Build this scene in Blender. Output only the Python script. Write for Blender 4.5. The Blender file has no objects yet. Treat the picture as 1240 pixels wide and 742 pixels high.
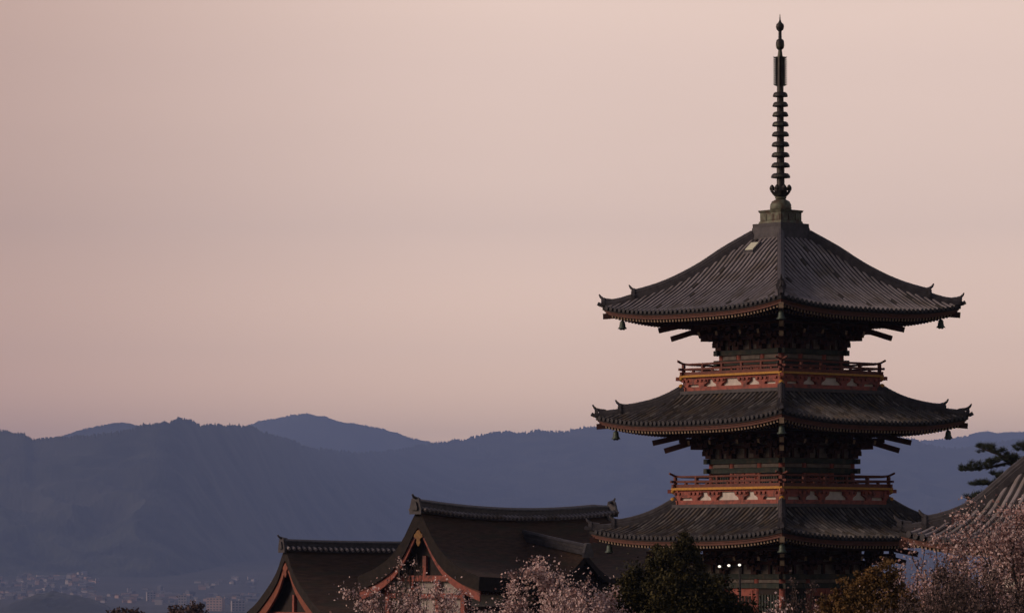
import bpy, math, random
import numpy as np
from mathutils import Vector, Matrix, noise as mnoise

R = math.radians
sc = bpy.context.scene
COL = sc.collection

# ------------------------------------------------------------------ camera
F = 4940.0                      # focal length in photo pixels (1240 wide)
EYE = 4.35                      # eye height above the pagoda's ground
HZ = 672.0                      # photo row of the horizon
cam_d = bpy.data.cameras.new("camera")
cam_d.sensor_width = 36.0
cam_d.lens = F / 1240.0 * 36.0
cam_d.clip_start = 1.0
cam_d.clip_end = 60000.0
cam = bpy.data.objects.new("camera", cam_d)
COL.objects.link(cam)
cam.location = (0, 0, EYE)
PITCH = math.atan((HZ - 371.0) / F)
cam.rotation_euler = (R(90) + PITCH, 0, 0)
sc.camera = cam

# ------------------------------------------------------------------ render / view
sc.view_settings.view_transform = 'Standard'
sc.view_settings.look = 'None'
sc.view_settings.gamma = 1
sc.view_settings.exposure = 0
sc.view_settings.use_curve_mapping = False
sc.render.engine = 'CYCLES'
sc.cycles.use_denoising = True
sc.cycles.max_bounces = 5
sc.cycles.diffuse_bounces = 3
sc.cycles.volume_bounces = 0
sc.cycles.sample_clamp_indirect = 3.0

# ------------------------------------------------------------------ world: dusk sky
SUN_EL, SUN_AZ = 22.0, 196.0     # azimuth: math angle of the direction TOWARDS the glow (180 = picture left)
w = bpy.data.worlds.new("World")
sc.world = w
w.use_nodes = True
nt = w.node_tree
nt.nodes.clear()
def wn(t, **k):
    n = nt.nodes.new(t)
    for a, b in k.items():
        setattr(n, a, b)
    return n
wl = nt.links.new
tc = wn('ShaderNodeTexCoord')
sep = wn('ShaderNodeSeparateXYZ'); wl(tc.outputs['Generated'], sep.inputs[0])
# elevation ramp (z = sin elevation, 0..0.5 -> 0..1)
mz = wn('ShaderNodeMapRange'); mz.inputs[1].default_value = 0.0; mz.inputs[2].default_value = 0.5
wl(sep.outputs[2], mz.inputs[0])
ramp = wn('ShaderNodeValToRGB')
el = ramp.color_ramp.elements
el[0].position = 0.0; el[0].color = (3.25, 2.05, 1.28, 1)
el[1].position = 1.0; el[1].color = (0.42, 0.36, 0.40, 1)
for p, c in ((0.05, (2.85, 1.83, 1.17)), (0.10, (1.74, 1.18, 0.85)), (0.16, (1.165, 0.825, 0.65)),
             (0.24, (1.07, 0.765, 0.61)), (0.30, (1.09, 0.785, 0.615)), (0.5, (0.62, 0.48, 0.46))):
    e = el.new(p); e.color = (*c, 1)
wl(mz.outputs[0], ramp.inputs[0])
# azimuth: dimmer away from the western glow
vd = wn('ShaderNodeVectorMath', operation='DOT_PRODUCT')
vd.inputs[1].default_value = (-0.45, 0.89, 0.0)
wl(tc.outputs['Generated'], vd.inputs[0])
maz = wn('ShaderNodeMapRange'); maz.interpolation_type = 'SMOOTHSTEP'
maz.inputs[1].default_value = -0.55; maz.inputs[2].default_value = 0.88
maz.inputs[3].default_value = 0.17; maz.inputs[4].default_value = 1.0
wl(vd.outputs['Value'], maz.inputs[0])
# the low band of the sky fades towards the south (picture left)
mx = wn('ShaderNodeMapRange'); mx.interpolation_type = 'SMOOTHSTEP'
mx.inputs[1].default_value = -0.17; mx.inputs[2].default_value = 0.02
mx.inputs[3].default_value = 0.0; mx.inputs[4].default_value = 1.0
wl(sep.outputs[0], mx.inputs[0])
mxc = wn('ShaderNodeMixRGB'); mxc.inputs[1].default_value = (0.62, 0.525, 0.475, 1); mxc.inputs[2].default_value = (1, 1, 1, 1)
wl(mx.outputs[0], mxc.inputs[0])
# thin veils of cloud
mp = wn('ShaderNodeMapping'); mp.inputs['Scale'].default_value = (7, 7, 42)
mp.inputs['Rotation'].default_value = (0, 0.10, 0)
wl(tc.outputs['Generated'], mp.inputs[0])
nz = wn('ShaderNodeTexNoise'); nz.inputs['Scale'].default_value = 1.0
nz.inputs['Detail'].default_value = 3.0; nz.inputs['Roughness'].default_value = 0.45
wl(mp.outputs[0], nz.inputs[0])
mn = wn('ShaderNodeMapRange'); mn.inputs[1].default_value = 0.3; mn.inputs[2].default_value = 0.7
mn.inputs[3].default_value = 0.98; mn.inputs[4].default_value = 1.02
wl(nz.outputs[0], mn.inputs[0])
m2 = wn('ShaderNodeMath', operation='MULTIPLY'); wl(maz.outputs[0], m2.inputs[0]); wl(mn.outputs[0], m2.inputs[1])
vm = wn('ShaderNodeVectorMath', operation='MULTIPLY'); wl(ramp.outputs[0], vm.inputs[0]); wl(mxc.outputs[0], vm.inputs[1])
sm = wn('ShaderNodeVectorMath', operation='SCALE'); wl(vm.outputs[0], sm.inputs[0]); wl(m2.outputs[0], sm.inputs['Scale'])
bg = wn('ShaderNodeBackground'); wl(sm.outputs[0], bg.inputs[0]); bg.inputs[1].default_value = 1.0
sky = wn('ShaderNodeTexSky', sky_type='NISHITA'); sky.sun_disc = False
sky.sun_elevation = R(SUN_EL); sky.sun_rotation = R(90 - SUN_AZ)
bg2 = wn('ShaderNodeBackground'); wl(sky.outputs[0], bg2.inputs[0]); bg2.inputs[1].default_value = 0.02
add = wn('ShaderNodeAddShader'); wl(bg.outputs[0], add.inputs[0]); wl(bg2.outputs[0], add.inputs[1])
wo = wn('ShaderNodeOutputWorld'); wl(add.outputs[0], wo.inputs[0])

# ------------------------------------------------------------------ sun (last glow, low on the left)
sd = bpy.data.lights.new("sun", 'SUN')
sd.energy = 2.1
sd.angle = R(20)
sd.color = (1.0, 0.74, 0.58)
sun = bpy.data.objects.new("sun", sd)
COL.objects.link(sun)
dirv = Vector((math.cos(R(SUN_EL)) * math.cos(R(SUN_AZ)), math.cos(R(SUN_EL)) * math.sin(R(SUN_AZ)), math.sin(R(SUN_EL))))
sun.rotation_euler = (-dirv).to_track_quat('-Z', 'Y').to_euler()
sun.location = (-40, 150, 40)

# ------------------------------------------------------------------ helpers
def lerp_tab(tab, x):
    if x <= tab[0][0]: return tab[0][1]
    for (x0, y0), (x1, y1) in zip(tab, tab[1:]):
        if x <= x1:
            return y0 + (y1 - y0) * (x - x0) / (x1 - x0)
    return tab[-1][1]

def smooth_tab(tab, x):
    """Catmull-Rom through a table of (x, y)."""
    n = len(tab)
    if x <= tab[0][0]:
        s = (tab[1][1] - tab[0][1]) / (tab[1][0] - tab[0][0]); return tab[0][1] + s * (x - tab[0][0])
    if x >= tab[-1][0]:
        s = (tab[-1][1] - tab[-2][1]) / (tab[-1][0] - tab[-2][0]); return tab[-1][1] + s * (x - tab[-1][0])
    for i in range(n - 1):
        if x <= tab[i + 1][0]:
            x0, y0 = tab[i]; x1, y1 = tab[i + 1]; h = x1 - x0; t = (x - x0) / h
            def slope(j):
                a, b = max(0, j - 1), min(n - 1, j + 1)
                return (tab[b][1] - tab[a][1]) / (tab[b][0] - tab[a][0])
            m0, m1_ = slope(i) * h, slope(i + 1) * h
            return ((2*t**3 - 3*t**2 + 1) * y0 + (t**3 - 2*t**2 + t) * m0 + (-2*t**3 + 3*t**2) * y1 + (t**3 - t**2) * m1_)

def ray(px, py):
    """Direction of a photo pixel."""
    fx, fy = (px - 620.0) / F, (371.0 - py) / F
    c, s = math.cos(PITCH), math.sin(PITCH)
    return Vector((fx, c - fy * s, s + fy * c))

def at(px, py, Y):
    d = ray(px, py)
    k = Y / d.y
    return Vector((d.x * k, Y, EYE + d.z * k))

class MB:
    def __init__(self):
        self.v, self.f, self.m = [], [], []
    def face(self, idx, mi=0):
        self.f.append(tuple(idx)); self.m.append(mi)
    def add(self, vs, fs, mi=0):
        o = len(self.v)
        self.v += [tuple(p) for p in vs]
        for f in fs:
            self.f.append(tuple(i + o for i in f)); self.m.append(mi)
    def box(self, c, s, rz=0.0, mi=0, M=None):
        hx, hy, hz = s[0] / 2, s[1] / 2, s[2] / 2
        P = [Vector((x * hx, y * hy, z * hz)) for z in (-1, 1) for y in (-1, 1) for x in (-1, 1)]
        if rz:
            P = [Matrix.Rotation(rz, 3, 'Z') @ p for p in P]
        P = [p + Vector(c) for p in P]
        if M is not None: P = [M @ p for p in P]
        self.add(P, [(0, 2, 3, 1), (4, 5, 7, 6), (0, 1, 5, 4), (2, 6, 7, 3), (0, 4, 6, 2), (1, 3, 7, 5)], mi)
    def beam(self, p0, p1, wd, ht, mi=0, cap=None, up=(0, 0, 1)):
        p0, p1 = Vector(p0), Vector(p1)
        d = (p1 - p0).normalized()
        s = d.cross(Vector(up)).normalized(); u = s.cross(d).normalized()
        P = []
        for p in (p0, p1):
            for a, b in ((-1, -1), (1, -1), (1, 1), (-1, 1)):
                P.append(p + s * (a * wd / 2) + u * (b * ht / 2))
        self.add(P, [(0, 1, 5, 4), (1, 2, 6, 5), (2, 3, 7, 6), (3, 0, 4, 7)], mi)
        o = len(self.v) - 8
        self.face((o, o + 3, o + 2, o + 1), mi); self.face((o + 4, o + 5, o + 6, o + 7), mi if cap is None else cap)
    def tube(self, pts, rad, n=8, mi=0, caps=True):
        pts = [Vector(p) for p in pts]
        if not isinstance(rad, (list, tuple)): rad = [rad] * len(pts)
        o = len(self.v)
        ref = Vector((0, 0, 1))
        for i, p in enumerate(pts):
            d = (pts[min(i + 1, len(pts) - 1)] - pts[max(i - 1, 0)]).normalized()
            r_ = ref if abs(d.dot(ref)) < 0.95 else Vector((1, 0, 0))
            s = d.cross(r_).normalized(); u = s.cross(d)
            for k in range(n):
                a = 2 * math.pi * k / n
                self.v.append(tuple(p + (s * math.cos(a) + u * math.sin(a)) * rad[i]))
        for i in range(len(pts) - 1):
            for k in range(n):
                a, b = o + i * n + k, o + i * n + (k + 1) % n
                self.face((a, b, b + n, a + n), mi)
        if caps:
            self.face([o + k for k in range(n)][::-1], mi)
            e = o + (len(pts) - 1) * n
            self.face([e + k for k in range(n)], mi)
    def lathe(self, prof, n=20, c=(0, 0, 0), mi=0):
        o = len(self.v)
        for r, z in prof:
            for k in range(n):
                a = 2 * math.pi * k / n
                self.v.append((c[0] + r * math.cos(a), c[1] + r * math.sin(a), c[2] + z))
        for i in range(len(prof) - 1):
            for k in range(n):
                a, b = o + i * n + k, o + i * n + (k + 1) % n
                self.face((a, b, b + n, a + n), mi)
        self.face([o + k for k in range(n)][::-1], mi)
        e = o + (len(prof) - 1) * n
        self.face([e + k for k in range(n)], mi)
    def sweep(self, pts, prof, mi=0, upv=(0, 0, 1)):
        """prof: closed list of (side, up) swept along pts; side is horizontal."""
        pts = [Vector(p) for p in pts]; n = len(prof); o = len(self.v)
        for i, p in enumerate(pts):
            d = (pts[min(i + 1, len(pts) - 1)] - pts[max(i - 1, 0)]).normalized()
            s = d.cross(Vector(upv)).normalized(); u = s.cross(d).normalized()
            for a, b in prof:
                self.v.append(tuple(p + s * a + u * b))
        for i in range(len(pts) - 1):
            for k in range(n):
                a, b = o + i * n + k, o + i * n + (k + 1) % n
                self.face((a, b, b + n, a + n), mi)
        self.face([o + k for k in range(n)][::-1], mi)
        e = o + (len(pts) - 1) * n
        self.face([e + k for k in range(n)], mi)
    def prism(self, poly, t0, t1, fn, mi=0):
        """poly of (u, v); fn(u, v, t) -> point; extruded from t0 to t1."""
        n = len(poly); o = len(self.v)
        for t in (t0, t1):
            for u, v in poly:
                self.v.append(tuple(fn(u, v, t)))
        self.face([o + k for k in range(n)], mi)
        self.face([o + n + k for k in range(n)][::-1], mi)
        for k in range(n):
            b = (k + 1) % n
            self.face((o + k, o + n + k, o + n + b, o + b), mi)
    def grid(self, nu, nv, fn, mi=0, flip=False):
        o = len(self.v)
        for i in range(nu + 1):
            for j in range(nv + 1):
                self.v.append(tuple(fn(i / nu, j / nv)))
        for i in range(nu):
            for j in range(nv):
                a = o + i * (nv + 1) + j
                q = (a, a + 1, a + nv + 2, a + nv + 1)
                self.face(q[::-1] if flip else q, mi)
    def build(self, name, mats, parent=None, smooth=False):
        me = bpy.data.meshes.new(name)
        me.from_pydata(self.v, [], self.f)
        if not isinstance(mats, (list, tuple)): mats = [mats]
        for m in mats: me.materials.append(m)
        if len(mats) > 1:
            me.polygons.foreach_set('material_index', self.m)
        if smooth:
            me.polygons.foreach_set('use_smooth', [True] * len(me.polygons))
        me.update()
        o = bpy.data.objects.new(name, me)
        COL.objects.link(o)
        if parent is not None: o.parent = parent
        return o

def quads_object(name, V, mats, parent=None, midx=None):
    """V: (n,4,3) array of loose quads."""
    n = len(V)
    me = bpy.data.meshes.new(name)
    me.vertices.add(n * 4); me.loops.add(n * 4); me.polygons.add(n)
    me.vertices.foreach_set('co', np.ascontiguousarray(V, dtype=np.float32).ravel())
    me.loops.foreach_set('vertex_index', np.arange(n * 4, dtype=np.int32))
    me.polygons.foreach_set('loop_start', np.arange(0, n * 4, 4, dtype=np.int32))
    if not isinstance(mats, (list, tuple)): mats = [mats]
    for m in mats: me.materials.append(m)
    if midx is not None:
        me.polygons.foreach_set('material_index', np.asarray(midx, dtype=np.int32))
    me.update(calc_edges=True)
    o = bpy.data.objects.new(name, me)
    COL.objects.link(o)
    if parent is not None: o.parent = parent
    return o

def tag(o, label=None, cat=None, group=None, kind=None):
    if label: o['label'] = label
    if cat: o['category'] = cat
    if group: o['group'] = group
    if kind: o['kind'] = kind
    return o

def empty(name, loc, rz=0.0):
    o = bpy.data.objects.new(name, None)
    COL.objects.link(o)
    o.location = loc; o.rotation_euler = (0, 0, rz); o.empty_display_size = 0.5
    return o

def copy_tree(o, parent=None):
    c = o.copy(); COL.objects.link(c); c.parent = parent
    for ch in list(o.children):
        copy_tree(ch, c)
    return c

# ------------------------------------------------------------------ materials
def mat(name, c1, c2=None, scale=3.0, rough=0.8, detail=4.0, bump=0.0, metallic=0.0, stretch=(1, 1, 1),
        lo=0.35, hi=0.65, c3=None, scale3=0.6, emit=None, spec=0.3):
    m = bpy.data.materials.new(name); m.use_nodes = True
    t = m.node_tree; b = t.nodes['Principled BSDF']
    b.inputs['Roughness'].default_value = rough
    b.inputs['Metallic'].default_value = metallic
    b.inputs['Specular IOR Level'].default_value = spec
    if emit:
        b.inputs['Emission Color'].default_value = (*emit[0], 1); b.inputs['Emission Strength'].default_value = emit[1]
    if c2 is None:
        c2 = tuple(x * 0.75 for x in c1)
    co = t.nodes.new('ShaderNodeTexCoord'); mpn = t.nodes.new('ShaderNodeMapping')
    mpn.inputs['Scale'].default_value = stretch
    t.links.new(co.outputs['Object'], mpn.inputs[0])
    n = t.nodes.new('ShaderNodeTexNoise'); n.inputs['Scale'].default_value = scale
    n.inputs['Detail'].default_value = detail
    t.links.new(mpn.outputs[0], n.inputs['Vector'])
    r = t.nodes.new('ShaderNodeValToRGB')
    r.color_ramp.elements[0].position = lo; r.color_ramp.elements[0].color = (*c1, 1)
    r.color_ramp.elements[1].position = hi; r.color_ramp.elements[1].color = (*c2, 1)
    t.links.new(n.outputs[0], r.inputs[0])
    out = r.outputs[0]
    if c3 is not None:
        n3 = t.nodes.new('ShaderNodeTexNoise'); n3.inputs['Scale'].default_value = scale3; n3.inputs['Detail'].default_value = 6
        t.links.new(mpn.outputs[0], n3.inputs['Vector'])
        r3 = t.nodes.new('ShaderNodeMapRange'); r3.inputs[1].default_value = 0.5; r3.inputs[2].default_value = 0.68
        t.links.new(n3.outputs[0], r3.inputs[0])
        mx_ = t.nodes.new('ShaderNodeMixRGB'); mx_.inputs[2].default_value = (*c3, 1)
        t.links.new(r3.outputs[0], mx_.inputs[0]); t.links.new(out, mx_.inputs[1])
        out = mx_.outputs[0]
    t.links.new(out, b.inputs['Base Color'])
    if bump:
        bp = t.nodes.new('ShaderNodeBump'); bp.inputs['Strength'].default_value = bump; bp.inputs['Distance'].default_value = 0.05
        t.links.new(n.outputs[0], bp.inputs['Height']); t.links.new(bp.outputs[0], b.inputs['Normal'])
    return m

M = {}
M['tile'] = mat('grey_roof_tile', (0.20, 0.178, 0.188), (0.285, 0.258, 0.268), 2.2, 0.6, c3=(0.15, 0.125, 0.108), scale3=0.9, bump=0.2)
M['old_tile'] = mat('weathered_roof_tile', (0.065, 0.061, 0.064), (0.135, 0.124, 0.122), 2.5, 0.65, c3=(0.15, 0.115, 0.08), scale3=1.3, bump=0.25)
M['pale_tile'] = mat('pale_replaced_tile', (0.17, 0.155, 0.15), (0.22, 0.20, 0.19), 3.0, 0.6)
M['stained_tile'] = mat('stained_tile', (0.045, 0.040, 0.038), (0.085, 0.07, 0.055), 3.0, 0.75)
M['ridge_tile'] = mat('ridge_tile', (0.04, 0.037, 0.043), (0.068, 0.063, 0.07), 4.0, 0.6, bump=0.2)
M['tile_pan'] = mat('pan_tile', (0.010, 0.0095, 0.011), (0.02, 0.018, 0.02), 3.0, 0.75)  # near black: shade in the troughs between rolls is put into this colour
M['red'] = mat('faded_vermilion', (0.33, 0.098, 0.073), (0.23, 0.07, 0.055), 6.0, 0.75, c3=(0.13, 0.055, 0.048), scale3=3.0)
M['rail_red'] = mat('worn_rail_red', (0.165, 0.058, 0.044), (0.11, 0.042, 0.034), 6.0, 0.75)
M['shaded_plaster'] = mat('shaded_plaster', (0.20, 0.175, 0.155), (0.13, 0.11, 0.10), 4.0, 0.9)  # white plaster toned down: eave shade on the walls put into its colour
M['eave_tile'] = mat('dark_eave_tile', (0.026, 0.025, 0.03), (0.042, 0.04, 0.046), 4.0, 0.6)
M['red_dark'] = mat('eave_shaded_vermilion', (0.058, 0.021, 0.017), (0.036, 0.016, 0.014), 5.0, 0.8)  # vermilion darkened in colour for the deep shade under the eaves
M['fascia'] = mat('brown_red_eave_board', (0.125, 0.05, 0.037), (0.085, 0.037, 0.029), 5.0, 0.75)
M['gold'] = mat('ochre_gold_paint', (0.52, 0.265, 0.04), (0.40, 0.19, 0.032), 8.0, 0.55)
M['old_gilt'] = mat('old_gilt', (0.22, 0.11, 0.025), (0.14, 0.065, 0.02), 7.0, 0.6)
M['gable_plaster'] = mat('gable_plaster', (0.40, 0.36, 0.33), (0.29, 0.26, 0.24), 2.0, 0.9)
M['white'] = mat('white_plaster', (0.62, 0.57, 0.52), (0.5, 0.45, 0.41), 4.0, 0.85)
M['end_paint'] = mat('pale_rafter_end_paint', (0.30, 0.23, 0.16), (0.20, 0.14, 0.10), 8.0, 0.8)
M['green'] = mat('dull_green_paint', (0.035, 0.048, 0.040), (0.022, 0.030, 0.028), 5.0, 0.75, c3=(0.07, 0.06, 0.045), scale3=3)
M['patina'] = mat('bronze_patina', (0.11, 0.15, 0.125), (0.055, 0.07, 0.06), 9.0, 0.55, metallic=0.3)
M['bronze'] = mat('dark_bronze', (0.045, 0.042, 0.038), (0.03, 0.026, 0.028), 6.0, 0.5, metallic=0.5, c3=(0.085, 0.09, 0.065), scale3=4)
M['verdigris'] = mat('verdigris_copper', (0.15, 0.165, 0.12), (0.085, 0.08, 0.06), 5.0, 0.6, metallic=0.2, c3=(0.09, 0.06, 0.045), scale3=3.5)
M['bark_roof'] = mat('cypress_bark_thatch', (0.090, 0.054, 0.036), (0.055, 0.034, 0.024), 2.4, 0.95, bump=0.5, c3=(0.055, 0.044, 0.029), scale3=0.7, stretch=(0.7, 2.2, 5))
M['verge'] = mat('dark_thatch_edge', (0.030, 0.023, 0.020), (0.018, 0.015, 0.014), 4.0, 0.95)
M['orange_red'] = mat('bright_vermilion', (0.24, 0.076, 0.046), (0.17, 0.056, 0.038), 4.0, 0.75, c3=(0.22, 0.07, 0.04), scale3=1.5)
M['glass_hatch'] = mat('pale_copper_hatch', (0.62, 0.64, 0.50), (0.52, 0.54, 0.43), 4.0, 0.5)
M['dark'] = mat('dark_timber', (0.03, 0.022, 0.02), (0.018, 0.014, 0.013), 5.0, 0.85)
M['earth'] = mat('earth', (0.016, 0.019, 0.014), (0.036, 0.034, 0.028), 0.006, 0.95, detail=8, c3=(0.05, 0.045, 0.04), scale3=0.0035)
M['forest'] = mat('forest', (0.006, 0.010, 0.008), (0.052, 0.058, 0.040), 0.006, 0.95, detail=10.0, lo=0.40, hi=0.64, c3=(0.055, 0.055, 0.042), scale3=0.0014)
M['blossom'] = mat('cherry_blossom', (0.52, 0.37, 0.36), (0.64, 0.50, 0.48), 1.5, 0.8)
M['blossom_dim'] = mat('cherry_blossom_bud', (0.30, 0.17, 0.16), (0.40, 0.25, 0.23), 1.5, 0.8)
M['bark'] = mat('tree_bark', (0.035, 0.026, 0.022), (0.055, 0.042, 0.036), 6.0, 0.95)
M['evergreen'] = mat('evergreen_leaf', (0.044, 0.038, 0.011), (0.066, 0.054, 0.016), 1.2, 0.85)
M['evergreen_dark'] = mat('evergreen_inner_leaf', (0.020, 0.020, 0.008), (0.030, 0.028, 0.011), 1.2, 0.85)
M['needle'] = mat('pine_needle', (0.026, 0.036, 0.026), (0.04, 0.05, 0.032), 1.5, 0.85)
M['rust_leaf'] = mat('rusty_young_leaf', (0.14, 0.075, 0.022), (0.09, 0.055, 0.02), 1.5, 0.85)
M['bud'] = mat('brown_bud', (0.12, 0.08, 0.075), (0.085, 0.06, 0.055), 2.0, 0.9)
M['lamp'] = mat('lit_lamp_glass', (0.9, 0.9, 0.85), (0.9, 0.88, 0.82), 3.0, 0.4, emit=((1.0, 0.93, 0.80), 1.25))
M['lamp'].cycles.emission_sampling = 'NONE'
M['pole'] = mat('dark_steel', (0.03, 0.03, 0.032), (0.022, 0.022, 0.024), 6.0, 0.5, metallic=0.5)

# ------------------------------------------------------------------ ground and hills
GT = [(-300, 2.5), (0, 2.4), (25, 1.8), (60, -5), (125, -5), (165, -2.2), (177, -0.6), (186, 0), (205, -0.6), (240, -3), (300, -12),
      (420, -60), (600, -96), (10300, -96), (11500, -50), (12200, -22), (13000, -8), (32000, 0)]
def ground(x, y):
    return lerp_tab(GT, y)

mb = MB()
ys = sorted(set([-290, -150, -60, 0, 12, 25, 40, 60, 90, 125, 145, 165, 171, 177, 181, 186, 195, 205, 220, 240, 270, 300, 340, 380, 420,
                 470, 520, 600, 1000, 2000, 3500, 5000, 7000, 9000, 10300, 10700, 11100, 11500, 11900, 12200, 13000, 16000, 23500, 31400]))
xs = [-5800, -4000, -2500, -1500, -800, -400, -200, -120, -80, -50, -30, -15, 0, 15, 30, 50, 80, 120, 200, 400, 800, 1500, 2500, 4000, 5800]
for y in ys:
    for x in xs:
        mb.v.append((x, y, ground(x, y)))
nx = len(xs)
for i in range(len(ys) - 1):
    for j in range(nx - 1):
        a = i * nx + j
        mb.face((a, a + 1, a + nx + 1, a + nx))
g = mb.build('ground', M['earth'], smooth=True)
tag(g, 'dark hillside ground falling away to the flat valley floor', 'ground', kind='structure')

def ridge_obj(name, label, sky_px, Yr, yf0, Yb, zf, step_px=0.7, bump_px=2.6, rows=120, spur=58.0, seed=3, lo=-130, hi=1370, far=0):
    xs_ = np.arange(lo, hi, step_px)
    nv = rows
    V = []; Fc = []
    Y0 = Yr
    for i, px in enumerate(xs_):
        py = smooth_tab(sky_px, px)
        fq = max(0.0, min(1.0, (px - 180) / 430))
        Yr = Y0 + far * fq * fq * (3 - 2 * fq)
        Yf = yf0 + 0.62 * (Yr - Y0); Yb = Yr + 1400
        top = at(px, py, Yr)
        b1 = mnoise.noise(Vector((px * 0.33, seed, 0))) * 0.9 + mnoise.noise(Vector((px * 0.62, seed, 5))) * 1.5 + mnoise.noise(Vector((px * 0.09, seed, 9))) * 1.1
        zbump = b1 * bump_px * Yr / F
        zt = top.z
        for j in range(nv):
            f = j / (nv - 1)
            if f < 0.86:
                q = f / 0.86
                y = Yf + (Yr - Yf) * q
                x = top.x * (y / Yr)
                s = q ** 1.08
                wx = x + 260 * mnoise.noise(Vector((x * 0.0011, y * 0.0016, seed + 8))) + 0.35 * (y - Yf)
                n1 = -abs(mnoise.noise(Vector((wx * 0.0021, y * 0.0013, seed)))) - 0.5 * abs(mnoise.noise(Vector((wx * 0.0047, y * 0.0034, seed + 1))))
                n2 = mnoise.noise(Vector((wx * 0.008, y * 0.009, seed + 2)))
                n3 = mnoise.noise(Vector((x * 0.03, y * 0.035, seed + 4)))
                n4 = mnoise.noise(Vector((x * 0.09, y * 0.11, seed + 6)))
                z = zf + (zt - zf) * s + (n1 * spur * 1.6 + n2 * spur * 0.35) * math.sin(math.pi * min(1, q * 1.0)) + (n3 * 7 + n4 * 3.0) * (1 - q ** 6)
                zl = EYE + (zt - EYE) * (y / Yr) * 0.995
                if q > 0.3 and z > zl and q < 1: z = zl
                z += zbump * max(0, (q - 0.97) / 0.03)
            else:
                q = (f - 0.86) / 0.14
                y = Yr + (Yb - Yr) * q
                x = top.x * (y / Yr)
                z = zt + zbump + (zf - zt - zbump) * q ** 1.3
            V.append((x, y, z))
    for i in range(len(xs_) - 1):
        for j in range(nv - 1):
            a = i * nv + j
            Fc.append((a, a + nv, a + nv + 1, a + 1))
    me = bpy.data.meshes.new(name); me.from_pydata(V, [], Fc); me.materials.append(M['forest']); me.polygons.foreach_set('use_smooth', [True] * len(me.polygons)); me.update()
    o = bpy.data.objects.new(name, me); COL.objects.link(o)
    tag(o, label, 'mountain', kind='structure')
    return o

main_sky = [(-140, 512), (-60, 516), (0, 520.6), (28, 524), (41, 530), (60, 528.5), (85, 527), (120, 524.5), (150, 520), (170, 514), (198, 510), (219, 505.5),
            (233, 507.5), (244, 514), (254, 512.5), (282, 513.5), (304, 515), (330, 525.5), (354, 531), (368, 539), (396, 542.5), (435, 546.5),
            (474, 544), (512, 537), (535, 534), (566, 529.6), (582, 525.7), (605, 521), (628, 522.6), (652, 520), (683, 520.7), (717, 515),
            (760, 516), (850, 520), (950, 522), (1050, 524), (1110, 531), (1119, 536), (1138, 540), (1170, 541), (1183, 537.5), (1192, 534),
            (1209, 534), (1230, 531), (1240, 530), (1300, 528), (1380, 532)]
ridge_obj('hills', 'long wooded blue ridge rising behind the valley town', main_sky, 13100, 11300, 15500, -62, seed=3, far=9000)
peak_a = [(-140, 600), (0, 570), (50, 540), (65, 528), (75, 524), (106, 514.6), (148, 508), (170, 513), (200, 522), (240, 540), (280, 575)]
ridge_obj('mountain', 'low pale ridge showing behind the left end of the long wooded ridge', peak_a, 19500, 18000, 20500, -60, lo=20, hi=290, seed=11, rows=40)
peak_b = [(240, 570), (275, 527), (290, 516), (297, 513), (315, 506), (338, 502.5), (354, 498.6), (373, 497.4), (392, 501), (408, 506), (446, 511.7), (474, 518.7),
          (497, 527), (528, 533.4), (551, 540), (600, 565)]
ridge_obj('mountain', 'highest pale blue mountain behind the ridge, left of the pagoda', peak_b, 25500, 23600, 26900, -60, lo=235, hi=600, seed=17, rows=40)
peak_c = [(1040, 512), (1080, 512), (1110, 516), (1133, 526), (1144, 529.5), (1152, 527.7), (1170, 524.5), (1178, 522), (1187, 520), (1199, 519.4), (1209, 521), (1219, 520), (1240, 520), (1380, 524)]
peak_c = [(1020, 560), (1080, 540), (1110, 531), (1133, 529)] + peak_c[5:]
ridge_obj('mountain', 'faintest far mountain at the right behind the pagoda eaves', peak_c, 30000, 28500, 31000, -60, lo=1030, hi=1370, seed=23, rows=40)

# haze: one closed box of air round everything
mb = MB()
mb.box((0, 15750, 420), (11900, 32200, 1070))
hz = mb.build('haze', [])
hm = bpy.data.materials.new('haze'); hm.use_nodes = True
t = hm.node_tree; t.nodes.clear()
pv = t.nodes.new('ShaderNodeVolumePrincipled')
pv.inputs['Color'].default_value = (0.375, 0.535, 1.0, 1)
pv.inputs['Density'].default_value = 6.4e-5
pv.inputs['Anisotropy'].default_value = 0.32
om = t.nodes.new('ShaderNodeOutputMaterial'); t.links.new(pv.outputs[0], om.inputs['Volume'])
hz.data.materials.append(hm)
tag(hz, 'bluish evening haze filling the valley air', 'haze', kind='stuff')

# ------------------------------------------------------------------ pagoda
PX, PY = (946.5 - 620) / F * 190.0, 190.0
PYAW = math.atan2(-PY, -PX) - R(45)
S = 26.0
def Z(y): return EYE + (HZ - y) / S

pagoda = empty('pagoda', (PX, PY, 0), PYAW)
tag(pagoda, 'three storeyed vermilion pagoda with grey tiled roofs and tall bronze spire', 'pagoda')

ROT = [0, R(90), R(180), R(270)]
def fpt(k, a, t, z):
    """face k, distance out a, lateral t, height z"""
    c, s = math.cos(ROT[k]), math.sin(ROT[k])
    return Vector((a * c - t * s, a * s + t * c, z))
def cpt(k, a, z):
    """corner between face k and k+1 at half-side a"""
    return fpt(k, a, a, z)

HALF_ROLL = [(math.cos(R(q)), math.sin(R(q))) for q in (0, 40, 90, 140, 180)]

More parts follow.
